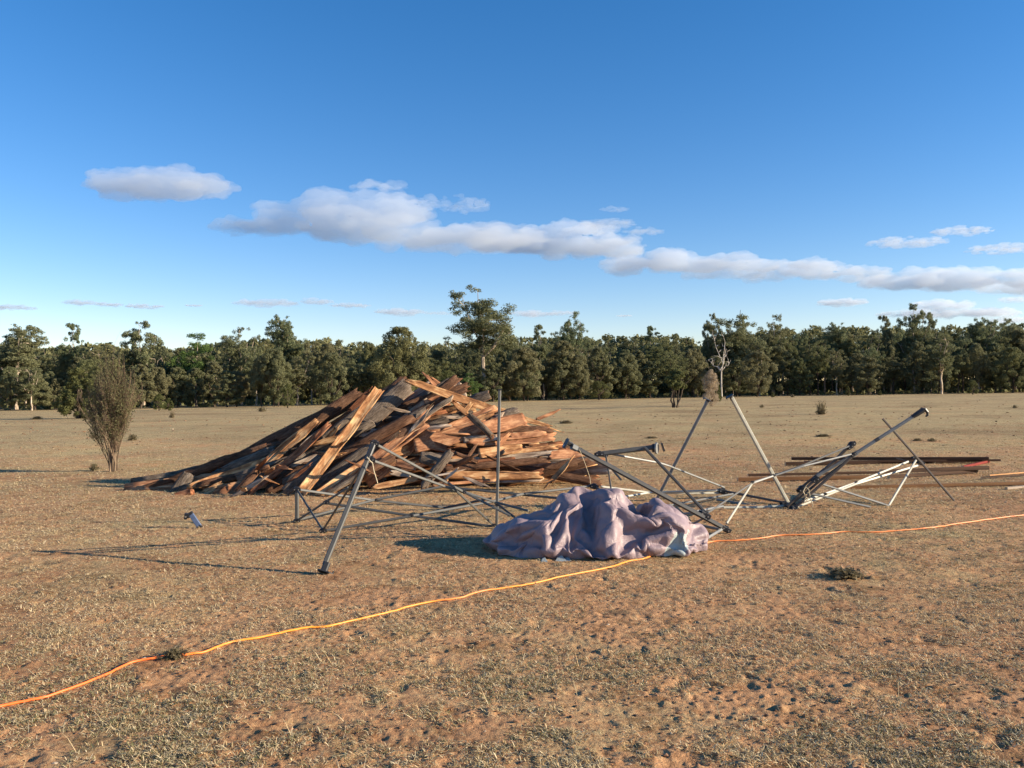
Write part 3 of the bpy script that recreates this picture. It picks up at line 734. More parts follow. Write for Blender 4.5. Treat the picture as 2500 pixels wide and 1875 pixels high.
WEEDS = [(2005, 1012, 30, 38, 0, 'spiky olive tumbleweed bush alone in the right-hand paddock'), (420, 1020, 15, 18, 0, 'tiny dark pointed weed left of the wood pile'),
         (640, 1005, 24, 14, 1, 'small dry weed clump at the back of the paddock, left of the pile'), (323, 1075, 28, 18, 1, 'small grey weed right of the tall bush'),
         (90, 1024, 30, 10, 1, 'low dark weed mound by the left photo edge'), (230, 1148, 26, 20, 1, 'greenish weed at the foot of the tall bush'),
         (1382, 1034, 40, 10, 1, 'low brown grass mound right of the wood pile'), (2010, 1066, 44, 8, 1, 'flat dark weed patch behind the timber stack'),
         (2240, 1077, 26, 9, 1, 'flat dark weed patch right of the raised silver leg'), (2275, 1078, 26, 9, 2, 'second flat weed patch right of the raised silver leg'),
         (2065, 1408, 110, 26, 1, 'low green weed casting a long shadow in the right foreground'), (1590, 1070, 36, 6, 1, 'thin dark weed patch beyond the bent steel legs'),
         (1935, 970, 12, 8, 2, 'tiny weed under the left end of the right-hand forest'), (425, 1605, 80, 24, 2, 'green tuft growing over the orange cord'),
         (2478, 996, 14, 8, 2, 'tiny weed at the far right of the paddock'), (1860, 995, 14, 8, 2, 'tiny dark weed right of the leaning silver leg')]
for px, py, w, h, i, lab in WEEDS:
    g = G(px, py); o = bpy.data.objects.new('weed', TUS[i]); COL.objects.link(o); o.location = (g.x, g.y, 0)
    k = g.y / FPX; o.scale = (w * k / 1.5, w * k / 1.5, h * k / [1.2, .75, .85][i]); o.rotation_euler = (0, 0, px)
    tag(o, lab, 'weed', 'weeds in the paddock')

# ------------------------------------------------------------------ tall foreground bush
def build_bush():
    D = at_base(272, 1150); k = D / FPX
    e = empty('tall_bush', (P(272, 1100, D).x, D, 0))
    tag(e, 'tall thin upright bush with many grey-brown stems and sparse olive leaves', 'bush')
    rng = random.Random(9); mb = MB(); tips = []
    def grow(p, d, L, r, depth):
        n = 4; pts = [p]; dd = d.copy()
        for i in range(n):
            dd = (dd + Vector((rng.gauss(0, .09), rng.gauss(0, .09), .045 if depth else .02))).normalized()
            pts.append(pts[-1] + dd * L / n)
        mb.tube(pts, [r * (1 - .45 * i / n) for i in range(n + 1)], 5 if depth < 2 else 3)
        if depth >= 2:
            for q in pts[1:]: tips.append((q, dd))
        if depth < 5 and r > .0025:
            nb = [5, 5, 4, 3, 3][depth]
            for j in range(nb):
                q = pts[rng.randint(1, n)] if j else pts[-1]
                if j and q.z > 1.9 and rng.random() < .62: continue
                a = rng.uniform(0, 6.283); sp = rng.uniform(.22, .60) if j else .12
                s = Vector((math.cos(a), math.sin(a), 0)); nd_ = (dd + s * sp).normalized()
                nd_.z = max(nd_.z, .35); nd_.normalize()
                grow(q, nd_, L * rng.uniform(.62, .84), r * rng.uniform(.5, .68), depth + 1)
    for bx, tx, L, r in ((0, -.05, .95, .05), (-.04, .03, 1.15, .055), (.16, .16, .9, .042), (.2, .25, .85, .03), (-.1, -.26, .85, .028), (.05, .1, 1.0, .035), (-.06, -.13, .95, .03)):
        grow(Vector((bx, rng.uniform(-.1, .1), -.03)), Vector((tx, rng.uniform(-.2, .2), 1)).normalized(), L, r, 0)
    zmax = max(v[2] for v in mb.v); s = (P(270, 806, D).z) / zmax
    A = np.array(mb.v); A[:, 2] *= s; zt = zmax * s
    bins = np.linspace(0, zt, 15); half = []
    for i in range(15):
        k_ = np.abs(A[:, 2] - bins[i]) < zt / 16
        half.append(max(np.percentile(np.abs(A[k_, 0]), 95), .05) if k_.sum() > 20 else .2)
    want = np.interp(bins / zt, [0, .06, .15, .3, .48, .62, .75, .87, 1], [.24, .26, .45, .85, 1.0, .92, .70, .42, .26]) * 56 * k
    rf = want / np.array(half); rf = np.convolve(np.r_[rf[0], rf, rf[-1]], [.25, .5, .25], 'valid')
    def remap(B): f = np.interp(B[:, 2], bins, rf)[:, None]; return np.c_[B[:, :2] * f, B[:, 2]]
    mb.v = [tuple(p) for p in remap(A)]
    mb.build('branches', M['bark_bush'], e)
    nr = np.random.RandomState(4)
    T = remap(np.array([[t[0].x, t[0].y, t[0].z * s] for t in tips]))
    w = np.where((T[:, 2] > .6) & (T[:, 2] < 2.35), 1.0, .14); w /= w.sum()
    n = 15000; c = T[nr.choice(len(T), n, p=w)] + nr.randn(n, 3) * .05
    nn = nr.randn(n, 3); nn /= np.linalg.norm(nn, axis=1)[:, None]; t = np.cross(nn, nr.randn(n, 3)); t /= np.linalg.norm(t, axis=1)[:, None]; b = np.cross(nn, t)
    sz = nr.uniform(.012, .027, n)[:, None]
    q = np.stack([c - t * sz, c - b * sz * .4, c + t * sz, c + b * sz * .4], 1)
    mesh_np('foliage', q.reshape(-1, 3), np.arange(n * 4).reshape(-1, 4), leaf_mat('small_olive_leaves', (0.085, 0.085, 0.036), (0.19, 0.18, 0.085), (0.16, 0.145, 0.07), 2), parent=e)
build_bush()

# ------------------------------------------------------------------ wood pile: every slab is its own object
BARK = {'g': 'bark_grey', 'b': 'bark_brown'}
WOOD = {'o': 'wood_orange', 'c': 'wood_cream', 'w': 'wood_grey', 'r': 'wood_red'}
def slab_mesh(L, Wd, seed, thick=.035, curv=.22, rag=.10, bark='g', wood='o', taper=(0.85, 0.85), bow=.02, NL=18, NW=8):
    rng = random.Random(seed); V = []; F = []; MI = []
    offs = [[rng.gauss(0, 1) * rag * .5 for _ in range(NW + 1)] for _ in range(2)]
    for q in offs:
        for _ in range(1): q[:] = [(q[max(0, i - 1)] + 2 * q[i] + q[min(NW, i + 1)]) / 4 for i in range(NW + 1)]
    ph = rng.uniform(0, 50)
    for side in (0, 1):
        for i in range(NL + 1):
            t = i / NL
            wf = (taper[0] + (1 - taper[0]) * min(1, t / .3)) * (taper[1] + (1 - taper[1]) * min(1, (1 - t) / .3))
            el = 1 + .16 * mnoise.noise(Vector((t * L * 3 + ph, 0, 0))) + .07 * mnoise.noise(Vector((t * L * 11 + ph, 4, 0)))
            er = 1 + .16 * mnoise.noise(Vector((t * L * 3 + ph, 9, 0))) + .07 * mnoise.noise(Vector((t * L * 11 + ph, 14, 0)))
            bz = bow * L * (1 - (2 * t - 1) ** 2) + .012 * mnoise.noise(Vector((t * L * 2.2 + ph, 30, 0)))
            for j in range(NW + 1):
                s = 2 * j / NW - 1
                y = s * Wd / 2 * wf * (el if s < 0 else er)
                x = (t - .5) * L
                if t < .12: x += offs[0][j] * L ** .5 * (1 - t / .12)
                if t > .88: x += offs[1][j] * L ** .5 * (1 - (1 - t) / .12)
                z = Wd * curv * (1 - s * s) * wf + bz
                n = mnoise.noise(Vector((x * 5 + ph, y * 14, 2)))
                if side == 0: z += .010 * n + .008 * mnoise.noise(Vector((x * 9 + ph, y * 40, 2)))
                else: z -= thick * (1 - .55 * abs(s) ** 2.5) + .006 * n
                V.append((x, y, z))
    N = (NL + 1) * (NW + 1)
    idx = lambda side, i, j: side * N + i * (NW + 1) + j
    for i in range(NL):
        for j in range(NW):
            F.append((idx(0, i, j), idx(0, i + 1, j), idx(0, i + 1, j + 1), idx(0, i, j + 1))); MI.append(0)
            F.append((idx(1, i, j), idx(1, i, j + 1), idx(1, i + 1, j + 1), idx(1, i + 1, j))); MI.append(1)
        F.append((idx(0, i, 0), idx(1, i, 0), idx(1, i + 1, 0), idx(0, i + 1, 0))); MI.append(1)
        F.append((idx(0, i, NW), idx(0, i + 1, NW), idx(1, i + 1, NW), idx(1, i, NW))); MI.append(1)
    for j in range(NW):
        F.append((idx(0, 0, j), idx(0, 0, j + 1), idx(1, 0, j + 1), idx(1, 0, j))); MI.append(1)
        F.append((idx(0, NL, j), idx(1, NL, j), idx(1, NL, j + 1), idx(0, NL, j + 1))); MI.append(1)
    me = bpy.data.meshes.new('wood_slab'); me.from_pydata(V, [], F)
    me.materials.append(M[BARK[bark]]); me.materials.append(M[WOOD[wood]])
    me.polygons.foreach_set('material_index', MI); me.polygons.foreach_set('use_smooth', [True] * len(F)); me.update()
    return me
SLAB = [0]
def slab(a, b, Wd, face='wood', bark='g', wood='o', label=None, roll=0.0, group='slabs of the wood pile', name='wood_slab', toward=None, **kw):
    SLAB[0] += 1
    a, b = Vector(a), Vector(b); d = (b - a); L = d.length; d.normalize()
    c = (a + b) / 2
    tn = Vector(toward) if toward else Vector((.25, -1, .55))
    z = (tn - d * tn.dot(d)).normalized()
    z.rotate(Matrix.Rotation(roll, 3, d))
    if face == 'wood': z = -z
    y = z.cross(d).normalized()
    o = bpy.data.objects.new(name, slab_mesh(L, Wd, SLAB[0], bark=bark, wood=wood, **kw)); COL.objects.link(o)
    o.matrix_world = Matrix(((d.x, y.x, z.x, c.x), (d.y, y.y, z.y, c.y), (d.z, y.z, z.z, c.z), (0, 0, 0, 1)))
    tag(o, label, 'wood slab', group)
    return o
def pile_h(x, y):
    """height of the core of the pile"""
    base = float(np.interp(x, [-6.7, -5.6, -4.4, -3.4, -2.4, -1.9, -.9, .0, .6, 1.4], [0, .14, .42, .85, 1.3, 1.45, 1.35, .85, .45, .0]))
    return base * max(0, 1 - (abs(y - 14.9) / 2.2) ** 1.6)
def build_pile():
    S = lambda x0, y0, D0, x1, y1, D1, wpx, **kw: slab(P(x0, y0, D0), P(x1, y1, D1), wpx * .84 * (D0 + D1) / 2 / FPX, **kw)
    # named slabs, back to front (photo pixels at both ends, distance, width in pixels)
    S(1000, 930, 14.3, 1345, 1043, 14.6, 26, face='wood', wood='c', bark='b', label='long orange and cream slab lying over the top of the pile, sloping down right', rag=.14, taper=(.8, .35))
    S(1040, 915, 14.9, 1118, 985, 14.8, 24, face='wood', wood='o', label='short ragged orange slab sticking up at the peak of the pile', taper=(.4, 1), rag=.25)
    S(1062, 928, 15.0, 1030, 975, 15.0, 9, face='wood', wood='w', label='grey splinter pointing up beside the peak of the pile', taper=(.2, 1))
    S(1128, 985, 15.0, 1108, 934, 15.1, 46, face='wood', wood='w', label='wide pale cream slab end standing up behind the top slab', rag=.12)
    S(1140, 985, 15.2, 1196, 962, 15.2, 34, face='bark', bark='g', label='grey slab end right of the pale upright slab end', rag=.04)
    S(885, 985, 15.2, 985, 928, 15.0, 20, face='wood', wood='r', label='thin red slab leaning against the back of the bark slabs at the peak', taper=(.8, .3))
    S(1310, 1024, 15.2, 1366, 1001, 15.4, 9, face='wood', wood='o', label='thin stick jutting out at the right end of the pile', taper=(1, .5))
    S(735, 1050, 14.6, 842, 973, 14.9, 26, face='wood', wood='r', bark='b', label='flat red-brown slab with a grey end on the left shoulder of the pile', rag=.03)
    S(560, 1130, 14.6, 790, 1010, 14.8, 34, face='bark', bark='b', wood='r', label='long dark slab forming the upper left edge of the pile')
    S(690, 1080, 14.4, 880, 960, 14.8, 44, face='bark', bark='b', wood='r', label='dark bark slab behind the bright knotty slab', roll=.5)
    S(520, 1130, 14.2, 740, 1070, 14.4, 22, face='bark', bark='b', wood='c', label='brown slab with a chewed end on the low left slope', rag=.2)
    S(305, 1203, 14.0, 520, 1148, 14.2, 16, face='bark', bark='b', wood='r', label='leftmost slab tapering to a red point on the ground', taper=(.3, 1))
    S(400, 1180, 14.1, 650, 1092, 14.3, 30, face='bark', bark='b', wood='r', label='dark slab along the low left edge of the pile')
    S(425, 1212, 13.7, 462, 1158, 14.0, 42, face='bark', bark='g', wood='w', label='upright grey weathered slab end low on the left', rag=.06, curv=.12)
    S(540, 1150, 13.9, 672, 1096, 14.2, 28, face='bark', bark='g', wood='c', label='grey-brown bark slab on the low left slope')
    S(462, 1190, 13.6, 660, 1122, 14.0, 26, face='wood', wood='c', bark='b', label='low slab with a cream splintered left end', rag=.25)
    S(500, 1204, 13.5, 545, 1180, 13.6, 20, face='wood', wood='c', label='small broken cream offcut at the foot of the low left slope', rag=.2)
    S(432, 1215, 13.3, 474, 1205, 13.3, 26, face='wood', wood='r', bark='g', label='short chunky offcut lying on the ground at the lower left', rag=.02, curv=.4, thick=.16)
    S(652, 1128, 13.8, 772, 1028, 14.1, 30, face='wood', wood='c', bark='g', label='lit brown slab with a whitish upper end on the left slope', taper=(.9, .5))
    S(735, 1090, 13.9, 805, 1040, 14.1, 20, face='wood', wood='w', label='pale grey shard lying beside the lit brown slab', taper=(.5, .3))
    S(604, 1210, 13.2, 803, 1036, 13.9, 24, face='wood', wood='r', bark='b', label='long red slab with a pale lower edge reaching the ground at left', taper=(.5, .8), roll=-.3)
    S(578, 1206, 13.1, 632, 1148, 13.4, 18, face='bark', bark='b', wood='o', label='small reddish slab standing on its end at the foot of the pile')
    S(655, 1200, 13.4, 780, 1120, 13.8, 40, face='bark', bark='b', wood='o', label='rust-brown bark slab at the foot of the left slope', roll=.2)
    S(704, 1142, 13.6, 782, 1108, 13.8, 14, face='wood', wood='w', label='short chalky white slab on the left slope', taper=(.6, .5))
    S(690, 1205, 13.0, 800, 1105, 13.5, 34, face='bark', bark='g', wood='w', label='grey bark slab left of the bright knotty slab')
    S(700, 1200, 13.7, 1000, 938, 14.7, 62, face='bark', bark='g', wood='o', label='widest grey bark slab running up to the peak of the pile', rag=.05, curv=.16)
    S(860, 1075, 14.2, 985, 925, 14.9, 40, face='bark', bark='b', wood='r', label='brown bark slab at the peak left of the top slab', rag=.08)
    S(736, 1203, 12.9, 924, 952, 13.9, 31, face='wood', wood='c', bark='g', label='bright knotty cream slab leaning up the front of the pile', rag=.035, curv=.25, taper=(1, 1))
    S(860, 1000, 14.3, 905, 950, 14.4, 18, face='wood', wood='r', label='splintered red slab tip left of the bright knotty slab top', rag=.25, taper=(1, .3))
    S(760, 1203, 13.2, 1038, 1003, 14.2, 46, face='bark', bark='g', wood='c', label='second wide grey bark slab, below the widest one', rag=.05, curv=.2)
    S(818, 1195, 13.0, 1042, 1014, 14.0, 30, face='wood', wood='o', bark='g', label='orange slab with a cream lower edge, its top end cut square', taper=(.6, .9), roll=-.2)
    S(770, 1208, 12.9, 905, 1118, 13.4, 22, face='wood', wood='c', label='narrow cream slab reaching the ground behind the front leg')
    S(800, 1206, 12.8, 930, 1130, 13.3, 16, face='bark', bark='g', wood='c', label='narrow grey bark strip beside the cream slab at the foot')
    S(895, 1152, 13.1, 962, 1115, 13.4, 24, face='bark', bark='b', wood='w', label='dark brown slab end left of the hollow under the pile')
    S(985, 990, 14.6, 1145, 940, 14.9, 20, face='bark', bark='b', wood='r', label='dark rough bark stub under the long top slab', roll=.3)
    S(1000, 1012, 14.4, 1142, 950, 14.6, 17, face='bark', bark='b', wood='r', label='dark knobbly branch crossing below the long top slab')
    S(1000, 1000, 14.6, 1080, 975, 14.7, 26, face='bark', bark='g', wood='o', label='short grey slab in the gap below the peak')
    S(1040, 985, 14.5, 1085, 968, 14.6, 22, face='wood', wood='o', label='short orange slab face below the peak', rag=.05)
    S(920, 1122, 13.5, 1205, 1008, 14.3, 26, face='wood', wood='c', bark='b', label='long curved cream and orange slab across the middle of the pile', bow=.05, taper=(.8, .7))
    S(960, 1075, 14.0, 1150, 1004, 14.4, 24, face='bark', bark='g', wood='o', label='grey-brown slab above the long curved slab', rag=.05)
    S(1080, 1050, 14.0, 1215, 995, 14.4, 26, face='wood', wood='o', label='bright orange slab in the middle of the pile, upper one')
    S(1130, 1010, 14.3, 1150, 985, 14.4, 14, face='wood', wood='c', label='small cream chip below the long top slab')
    S(1110, 985, 14.3, 1140, 1012, 14.2, 16, face='wood', wood='c', label='short slab tilted down right under the long top slab')
    S(1145, 1012, 13.7, 1200, 1064, 13.6, 21, face='bark', bark='g', wood='c', label='short mottled orange and dark log piece tilted down right in the middle', curv=.4)
    S(1010, 1090, 13.7, 1185, 1042, 14.1, 50, face='wood', wood='o', label='broad flat orange-pink slab face in the middle', curv=.08, rag=.05)
    S(1180, 1045, 13.9, 1280, 1022, 14.2, 44, face='wood', wood='o', label='broad pinkish slab end on the right shoulder', curv=.1, rag=.05)
    S(1195, 1030, 14.3, 1262, 1002, 14.5, 30, face='bark', bark='g', wood='o', label='curled grey slab on the right shoulder', curv=.35)
    S(1240, 1045, 14.2, 1338, 1050, 14.4, 22, face='bark', bark='b', wood='r', label='torn hanging bark at the right end below the long top slab', rag=.3)
    S(1260, 1030, 14.3, 1325, 1058, 14.3, 12, face='wood', wood='o', label='thin orange splinter hanging at the right end', taper=(1, .2))
    S(1150, 1080, 13.8, 1345, 1068, 14.2, 26, face='wood', wood='o', bark='b', label='brown-orange slab on the right side, third from the top')
    S(1130, 1075, 13.9, 1215, 1068, 13.9, 22, face='wood', wood='w', label='pale pinkish slab end left of the steel pole', rag=.04)
    S(1170, 1108, 13.6, 1275, 1092, 13.8, 30, face='wood', wood='c', label='rounded pinkish slab end right of the steel pole', taper=(1, .6), rag=.03)
    S(1100, 1120, 13.6, 1358, 1090, 14.0, 16, face='wood', wood='c', bark='b', label='cream-streaked slab on the right side under the rounded end')
    S(1090, 1128, 13.5, 1350, 1105, 13.9, 16, face='wood', wood='w', bark='g', label='pale thin slab with a white patch on the right side')
    S(1340, 1112, 13.7, 1428, 1104, 13.9, 30, face='wood', wood='o', bark='b', label='broad orange slab end at the right tip of the pile', rag=.1, roll=-.25)
    S(1345, 1142, 13.6, 1418, 1126, 13.7, 24, face='bark', bark='b', wood='r', label='dark hollow shredded bark under the right tip', rag=.3, roll=.4)
    S(1075, 1148, 13.3, 1345, 1122, 13.7, 20, face='bark', bark='b', wood='o', label='long brown slab on the right side above the front cream log')
    S(1060, 1135, 13.4, 1260, 1120, 13.6, 14, face='wood', wood='r', label='thin red slab wedged on the right side')
    S(1085, 1160, 13.0, 1318, 1162, 13.3, 25, face='wood', wood='c', bark='b', label='front cream and orange log lying flat at the lower right', curv=.35, thick=.10, rag=.06)
    S(1080, 1182, 12.9, 1205, 1172, 13.1, 9, face='wood', wood='o', label='thin orange batten on the ground at the lower right')
    S(1280, 1165, 13.3, 1325, 1150, 13.4, 18, face='wood', wood='r', label='small red offcut behind the end of the front log')
    S(912, 1190, 12.8, 1022, 1168, 13.0, 18, face='wood', wood='c', bark='b', label='cream slab on the ground in front of the dark hollow')
    S(965, 1130, 13.5, 1015, 1142, 13.4, 22, face='wood', wood='o', label='short orange end inside the hollow', rag=.1)
    S(955, 1155, 13.4, 1000, 1160, 13.4, 16, face='wood', wood='w', label='whitish log face inside the hollow')
    S(1032, 1190, 12.8, 1102, 1100, 13.2, 28, face='bark', bark='g', wood='r', label='rough grey bark chunk leaning up in the middle front', rag=.12, curv=.35)
    S(1025, 1115, 13.5, 1100, 1135, 13.5, 44, face='bark', bark='g', wood='o', label='square grey bark plate left of the leaning bark chunk', rag=.04)
    S(1095, 1100, 13.4, 1165, 1128, 13.4, 12, face='bark', bark='b', wood='r', label='dark red branch tilted down right in the middle')
    S(1060, 1188, 12.9, 1095, 1176, 12.9, 16, face='wood', wood='c', label='pale chip on the ground under the long frame bars')
    S(1000, 1070, 13.9, 1100, 1100, 13.7, 26, face='wood', wood='r', label='crumbled red bark below the broad flat slab', rag=.25)
    S(1200, 1068, 13.9, 1330, 1058, 14.2, 20, face='wood', wood='o', label='brown slab just below the torn hanging bark')
    # slabs seen only in pieces between the others
    rng = random.Random(31)
    lab = 'slab buried in the pile and seen only in pieces between others'
    for i in range(110):                       # left part: leaning up to the right
        x = rng.uniform(-5.6, -1.9); y = rng.uniform(13.6, 15.9); h = pile_h(x, y)
        if h < .12: continue
        L = rng.uniform(1.1, 2.6); z = h * rng.uniform(.35, 1.0); a = math.radians(rng.uniform(22, 40)) * min(1, h / .7)
        dx = math.cos(a) * L / 2; dz = math.sin(a) * L / 2; dy = rng.uniform(.0, .5)
        z = max(z, dz + .03)
        slab((x - dx, y - dy / 2, z - dz), (x + dx, y + dy / 2, z + dz), rng.uniform(.10, .28), face=rng.choice(['wood', 'bark', 'bark']),
             bark=rng.choice('gb'), wood=rng.choice('oorw'), label=lab, group='buried slabs of the wood pile', roll=rng.uniform(-.6, .6), NL=8, NW=4)
    for i in range(100):                       # right part: lying nearly flat
        x = rng.uniform(-2.2, .9); y = rng.uniform(13.9, 15.9); h = pile_h(x, y)
        if h < .12: continue
        L = rng.uniform(.9, 2.0); z = h * rng.uniform(.1, .95); a = math.radians(rng.uniform(-14, 14)); b = rng.uniform(-.35, .35)
        d = Vector((math.cos(a) * math.cos(b), math.sin(b), math.sin(a))) * L / 2; c = Vector((x, y, max(z, abs(d.z) + .03)))
        slab(c - d, c + d, rng.uniform(.09, .27), face=rng.choice(['wood', 'wood', 'bark']), bark=rng.choice('gb'), wood=rng.choice('oocrwr'),
             label=lab, group='buried slabs of the wood pile', roll=rng.uniform(-.5, .5), NL=8, NW=4)
build_pile()
def build_chips():
    rng = random.Random(77)
    for i in range(50):
        x = rng.uniform(-4.6, .9); y = rng.uniform(12.9, 14.8); h = pile_h(x, y)
        L = rng.uniform(.18, .6); a = rng.uniform(-.5, .9); b = rng.uniform(-.6, .6)
        if h < .1:
            if rng.random() < .6: continue
            a = 0; h = .02
        d = Vector((math.cos(a) * math.cos(b), math.sin(b), math.sin(a))) * L / 2; c = Vector((x, y - .12, max(h + rng.uniform(.0, .16), abs(d.z) + .02)))
        slab(c - d, c + d, rng.uniform(.03, .11), face=rng.choice(['wood', 'wood', 'bark']), bark=rng.choice('gb'), wood=rng.choice('ocwrc'), thick=.012,
             label='small splinter or bark scrap caught among the larger slabs', group='splinters on the wood pile', name='wood_splinter', roll=rng.uniform(-1, 1), NL=6, NW=3, rag=.3, taper=(.4, .4))
build_chips()

# ------------------------------------------------------------------ collapsed gazebo frame
def build_frame():
    root = empty('folding_gazebo', P(1450, 1260, 9.5) * 1.0)
    root.location.z = 0
    tag(root, 'collapsed folding gazebo frame of grey steel tubes, buckled across the paddock', 'gazebo frame')
    off = root.location.copy()
    def Q(p): return P(*p) - off
    def bar(name, pts, w, h, m, label=None, parent=root):
        mb = MB()
        for a, b in zip(pts[:-1], pts[1:]): mb.bar(Q(a), Q(b), w, h, up=(0, -1, .3))
        o = mb.build(name, M[m], parent)
        if label: o['label'] = label
        return o
    def joint(p, s=.05, name='bracket', ang=0.0, parent=root):
        """moulded corner bracket: body, two cheek plates and bolts"""
        mb = MB(); c = Q(p); R = Matrix.Rotation(ang, 3, 'Y')
        mb.box(c, s * 1.5, s * 1.1, s * 1.1, R, 0)
        mb.box(c + R @ Vector((s * .55, -s * .45, s * .1)), s * 1.0, s * .25, s * .8, R, 0)
        mb.box(c + R @ Vector((-s * .55, s * .4, -s * .05)), s * 1.1, s * .25, s * .75, R, 0)
        mb.box(c + R @ Vector((0, 0, s * .6)), s * .7, s * .7, s * .35, R, 0)
        for k in (-.55, .55):
            a = c + R @ Vector((s * k, -s * .72, 0)); mb.tube([a, a + Vector((0, s * .25, 0))], s * .14, 6, 1)
        return mb.build(name, [M['plastic'], M['steel']], parent)
    def foot(p, q, s=.06, name='foot', parent=root):
        """foot plate at p on the leg that comes from q"""
        mb = MB(); c = Q(p); d = (Q(p) - Q(q)).normalized()
        u = d.cross(Vector((0, 1, 0))).normalized(); w = d.cross(u)
        R = Matrix((d, w, u)).transposed()
        mb.box(c - d * s * .6, s * 1.3, s * .85, s * .85, R, 0)
        mb.box(c + u * s * .25, s * .14, s * 1.5, s * 2.0, R, 0)
        mb.box(c + u * s * 1.2 - d * s * .15, s * .5, s * .9, s * .14, R, 0)
        a = c + u * s * .8 + d * s * .08; mb.tube([a, a + d * s * .1], s * .2, 8, 1)
        return mb.build(name, [M['plastic'], M['steel']], parent)
    # left corner with the near leg
    leg = bar('leg', [(793, 1378, 7.4), (902, 1110, 7.9)], .044, .044, 'tube_dark', 'near leg on the left standing on its foot')
    foot((790, 1396, 7.37), (902, 1110, 7.9), .07, parent=leg)
    bar('leg_sleeve', [(896, 1124, 7.87), (912, 1084, 7.95)], .052, .052, 'tube_charcoal', parent=leg)
    joint((915, 1082, 7.95), .042, ang=.3); joint((906, 1121, 7.88), .042, ang=.3)
    J1 = (1130, 1200, 9.0)
    bar('truss_bar', [(922, 1087, 7.95), J1], .024, .024, 'tube_mid'); bar('truss_bar', [(914, 1126, 7.88), (1112, 1197, 8.95)], .024, .024, 'tube_mid')
    bar('truss_bar', [J1, (1245, 1259, 8.9)], .024, .024, 'tube_mid'); bar('truss_bar', [J1, (1210, 1226, 9.1), (1290, 1247, 8.9)], .024, .024, 'tube_mid')
    bar('truss_bar', [(1112, 1197, 9.02), (1207, 1284, 9.75)], .024, .024, 'tube_dark'); bar('truss_bar', [(1214, 1230, 9.2), (1256, 1263, 9.0)], .024, .024, 'tube_dark')
    joint(J1, .034, ang=.5); joint((1214, 1231, 9.2), .03, ang=.4)
    # low left post and lattice
    bar('post', [(725, 1199, 10.3), (725, 1272, 10.3)], .045, .045, 'tube_dark', 'short slotted post at the left corner'); joint((725, 1195, 10.3), .045); joint((725, 1272, 10.3), .045)
    T = .030
    bar('truss_bar', [(733, 1196, 10.3), (917, 1222, 11.0), (1090, 1240, 11.3)], T, T, 'tube_dark')
    bar('truss_bar', [(730, 1269, 10.3), (917, 1220, 10.96), (1080, 1188, 11.2)], T, T, 'tube_dark')
    bar('truss_bar', [(727, 1198, 10.28), (787, 1292, 9.65)], .024, .024, 'tube_dark')
    bar('truss_bar', [(730, 1268, 10.28), (794, 1226, 9.95), (850, 1190, 9.8)], .024, .024, 'tube_dark')
    bar('truss_bar', [(801, 1229, 9.93), (1004, 1259, 9.85), (1208, 1286, 9.75)], T, T, 'tube_dark')
    bar('truss_bar', [(797, 1295, 9.65), (1004, 1260, 9.80), (1200, 1225, 10.4), (1278, 1206, 11.0), (1440, 1187, 11.5)], T, T, 'tube_dark')
    bar('truss_bar', [(790, 1292, 9.6), (892, 1128, 7.95)], .020, .020, 'tube_charcoal')
    bar('truss_bar', [(1080, 1188, 11.2), (1278, 1208, 11.05), (1360, 1216, 10.9)], T, T, 'tube_dark')
    bar('truss_bar', [(1085, 1240, 11.28), (1200, 1216, 11.0)], T * .9, T * .9, 'tube_charcoal')
    for p, s in (((917, 1221, 10.95), .026), ((797, 1227, 9.9), .040), ((789, 1296, 9.6), .045), ((1004, 1259, 9.8), .028), ((1207, 1287, 9.7), .05), ((1278, 1207, 11.0), .028), ((755, 1245, 10.1), .024)): joint(p, s)
    joint((1450, 1188, 11.5), .06, ang=.2)
    bar('truss_bar', [(1455, 1190, 11.5), (1474, 1201, 11.0)], .024, .024, 'tube_charcoal')
    # peak pole standing upright
    pole = bar('peak_pole', [(1212.5, 1284, 9.7), (1220, 952, 9.7)], .034, .034, 'tube_mid', 'upright central pole')
    mb = MB(); mb.box(Q((1220, 951, 9.7)), .05, .05, .012); mb.build('pole_cap', M['plastic'], pole)
    # bars behind the tarp to the middle joint
    N7 = (1764, 1200, 12.1)
    bar('truss_bar', [(1467, 1188, 11.5), (1590, 1203, 11.8), (1755, 1204, 12.1)], .028, .028, 'tube_sunlit')
    bar('truss_bar', [(1523, 1213, 11.3), (1590, 1202, 11.75), (1758, 1197, 12.1)], .026, .026, 'tube_sunlit')
    bar('truss_bar', [(1400, 1200, 11.0), (1440, 1211, 10.8)], .022, .022, 'tube_dark')
    joint(N7, .07, ang=.3)
    # long near leg, fallen, crossing the tarp
    leg = bar('leg', [(1395, 1088, 8.6), (1765, 1288, 9.1)], .047, .047, 'tube_charcoal', 'long charcoal leg leaning down behind the tarp')
    foot((1383, 1079, 8.6), (1500, 1140, 8.8), .055, parent=leg)
    bar('slide_collar', [(1396, 1090, 8.58), (1408, 1096, 8.6)], .058, .058, 'tube_silver', parent=leg)
    joint((1720, 1257, 9.05), .062, ang=.5); joint((1771, 1292, 9.1), .055, ang=.5)
    bar('truss_bar', [(1572, 1091, 9.3), (1722, 1251, 9.2)], .030, .030, 'tube_charcoal')
    # short raised leg with plate
    leg = bar('leg', [(1466, 1108, 10.5), (1594, 1092, 10.5)], .058, .058, 'tube_dark', 'short raised leg ending in a square foot plate')
    mb = MB(); c = Q((1604, 1094, 10.5))
    mb.tube([c + Vector((-.06, 0, 0)), c + Vector((-.02, 0, 0))], .055, 8, 0)
    mb.tube([c + Vector((-.02, -.02, 0)), c + Vector((.0, -.03, 0))], .075, 8, 1)
    mb.box(c + Vector((.075, .0, .01)), .02, .05, .11, Matrix.Rotation(-.3, 3, 'Y'), 0)
    mb.build('foot', [M['plastic'], M['tube_silver']], leg)
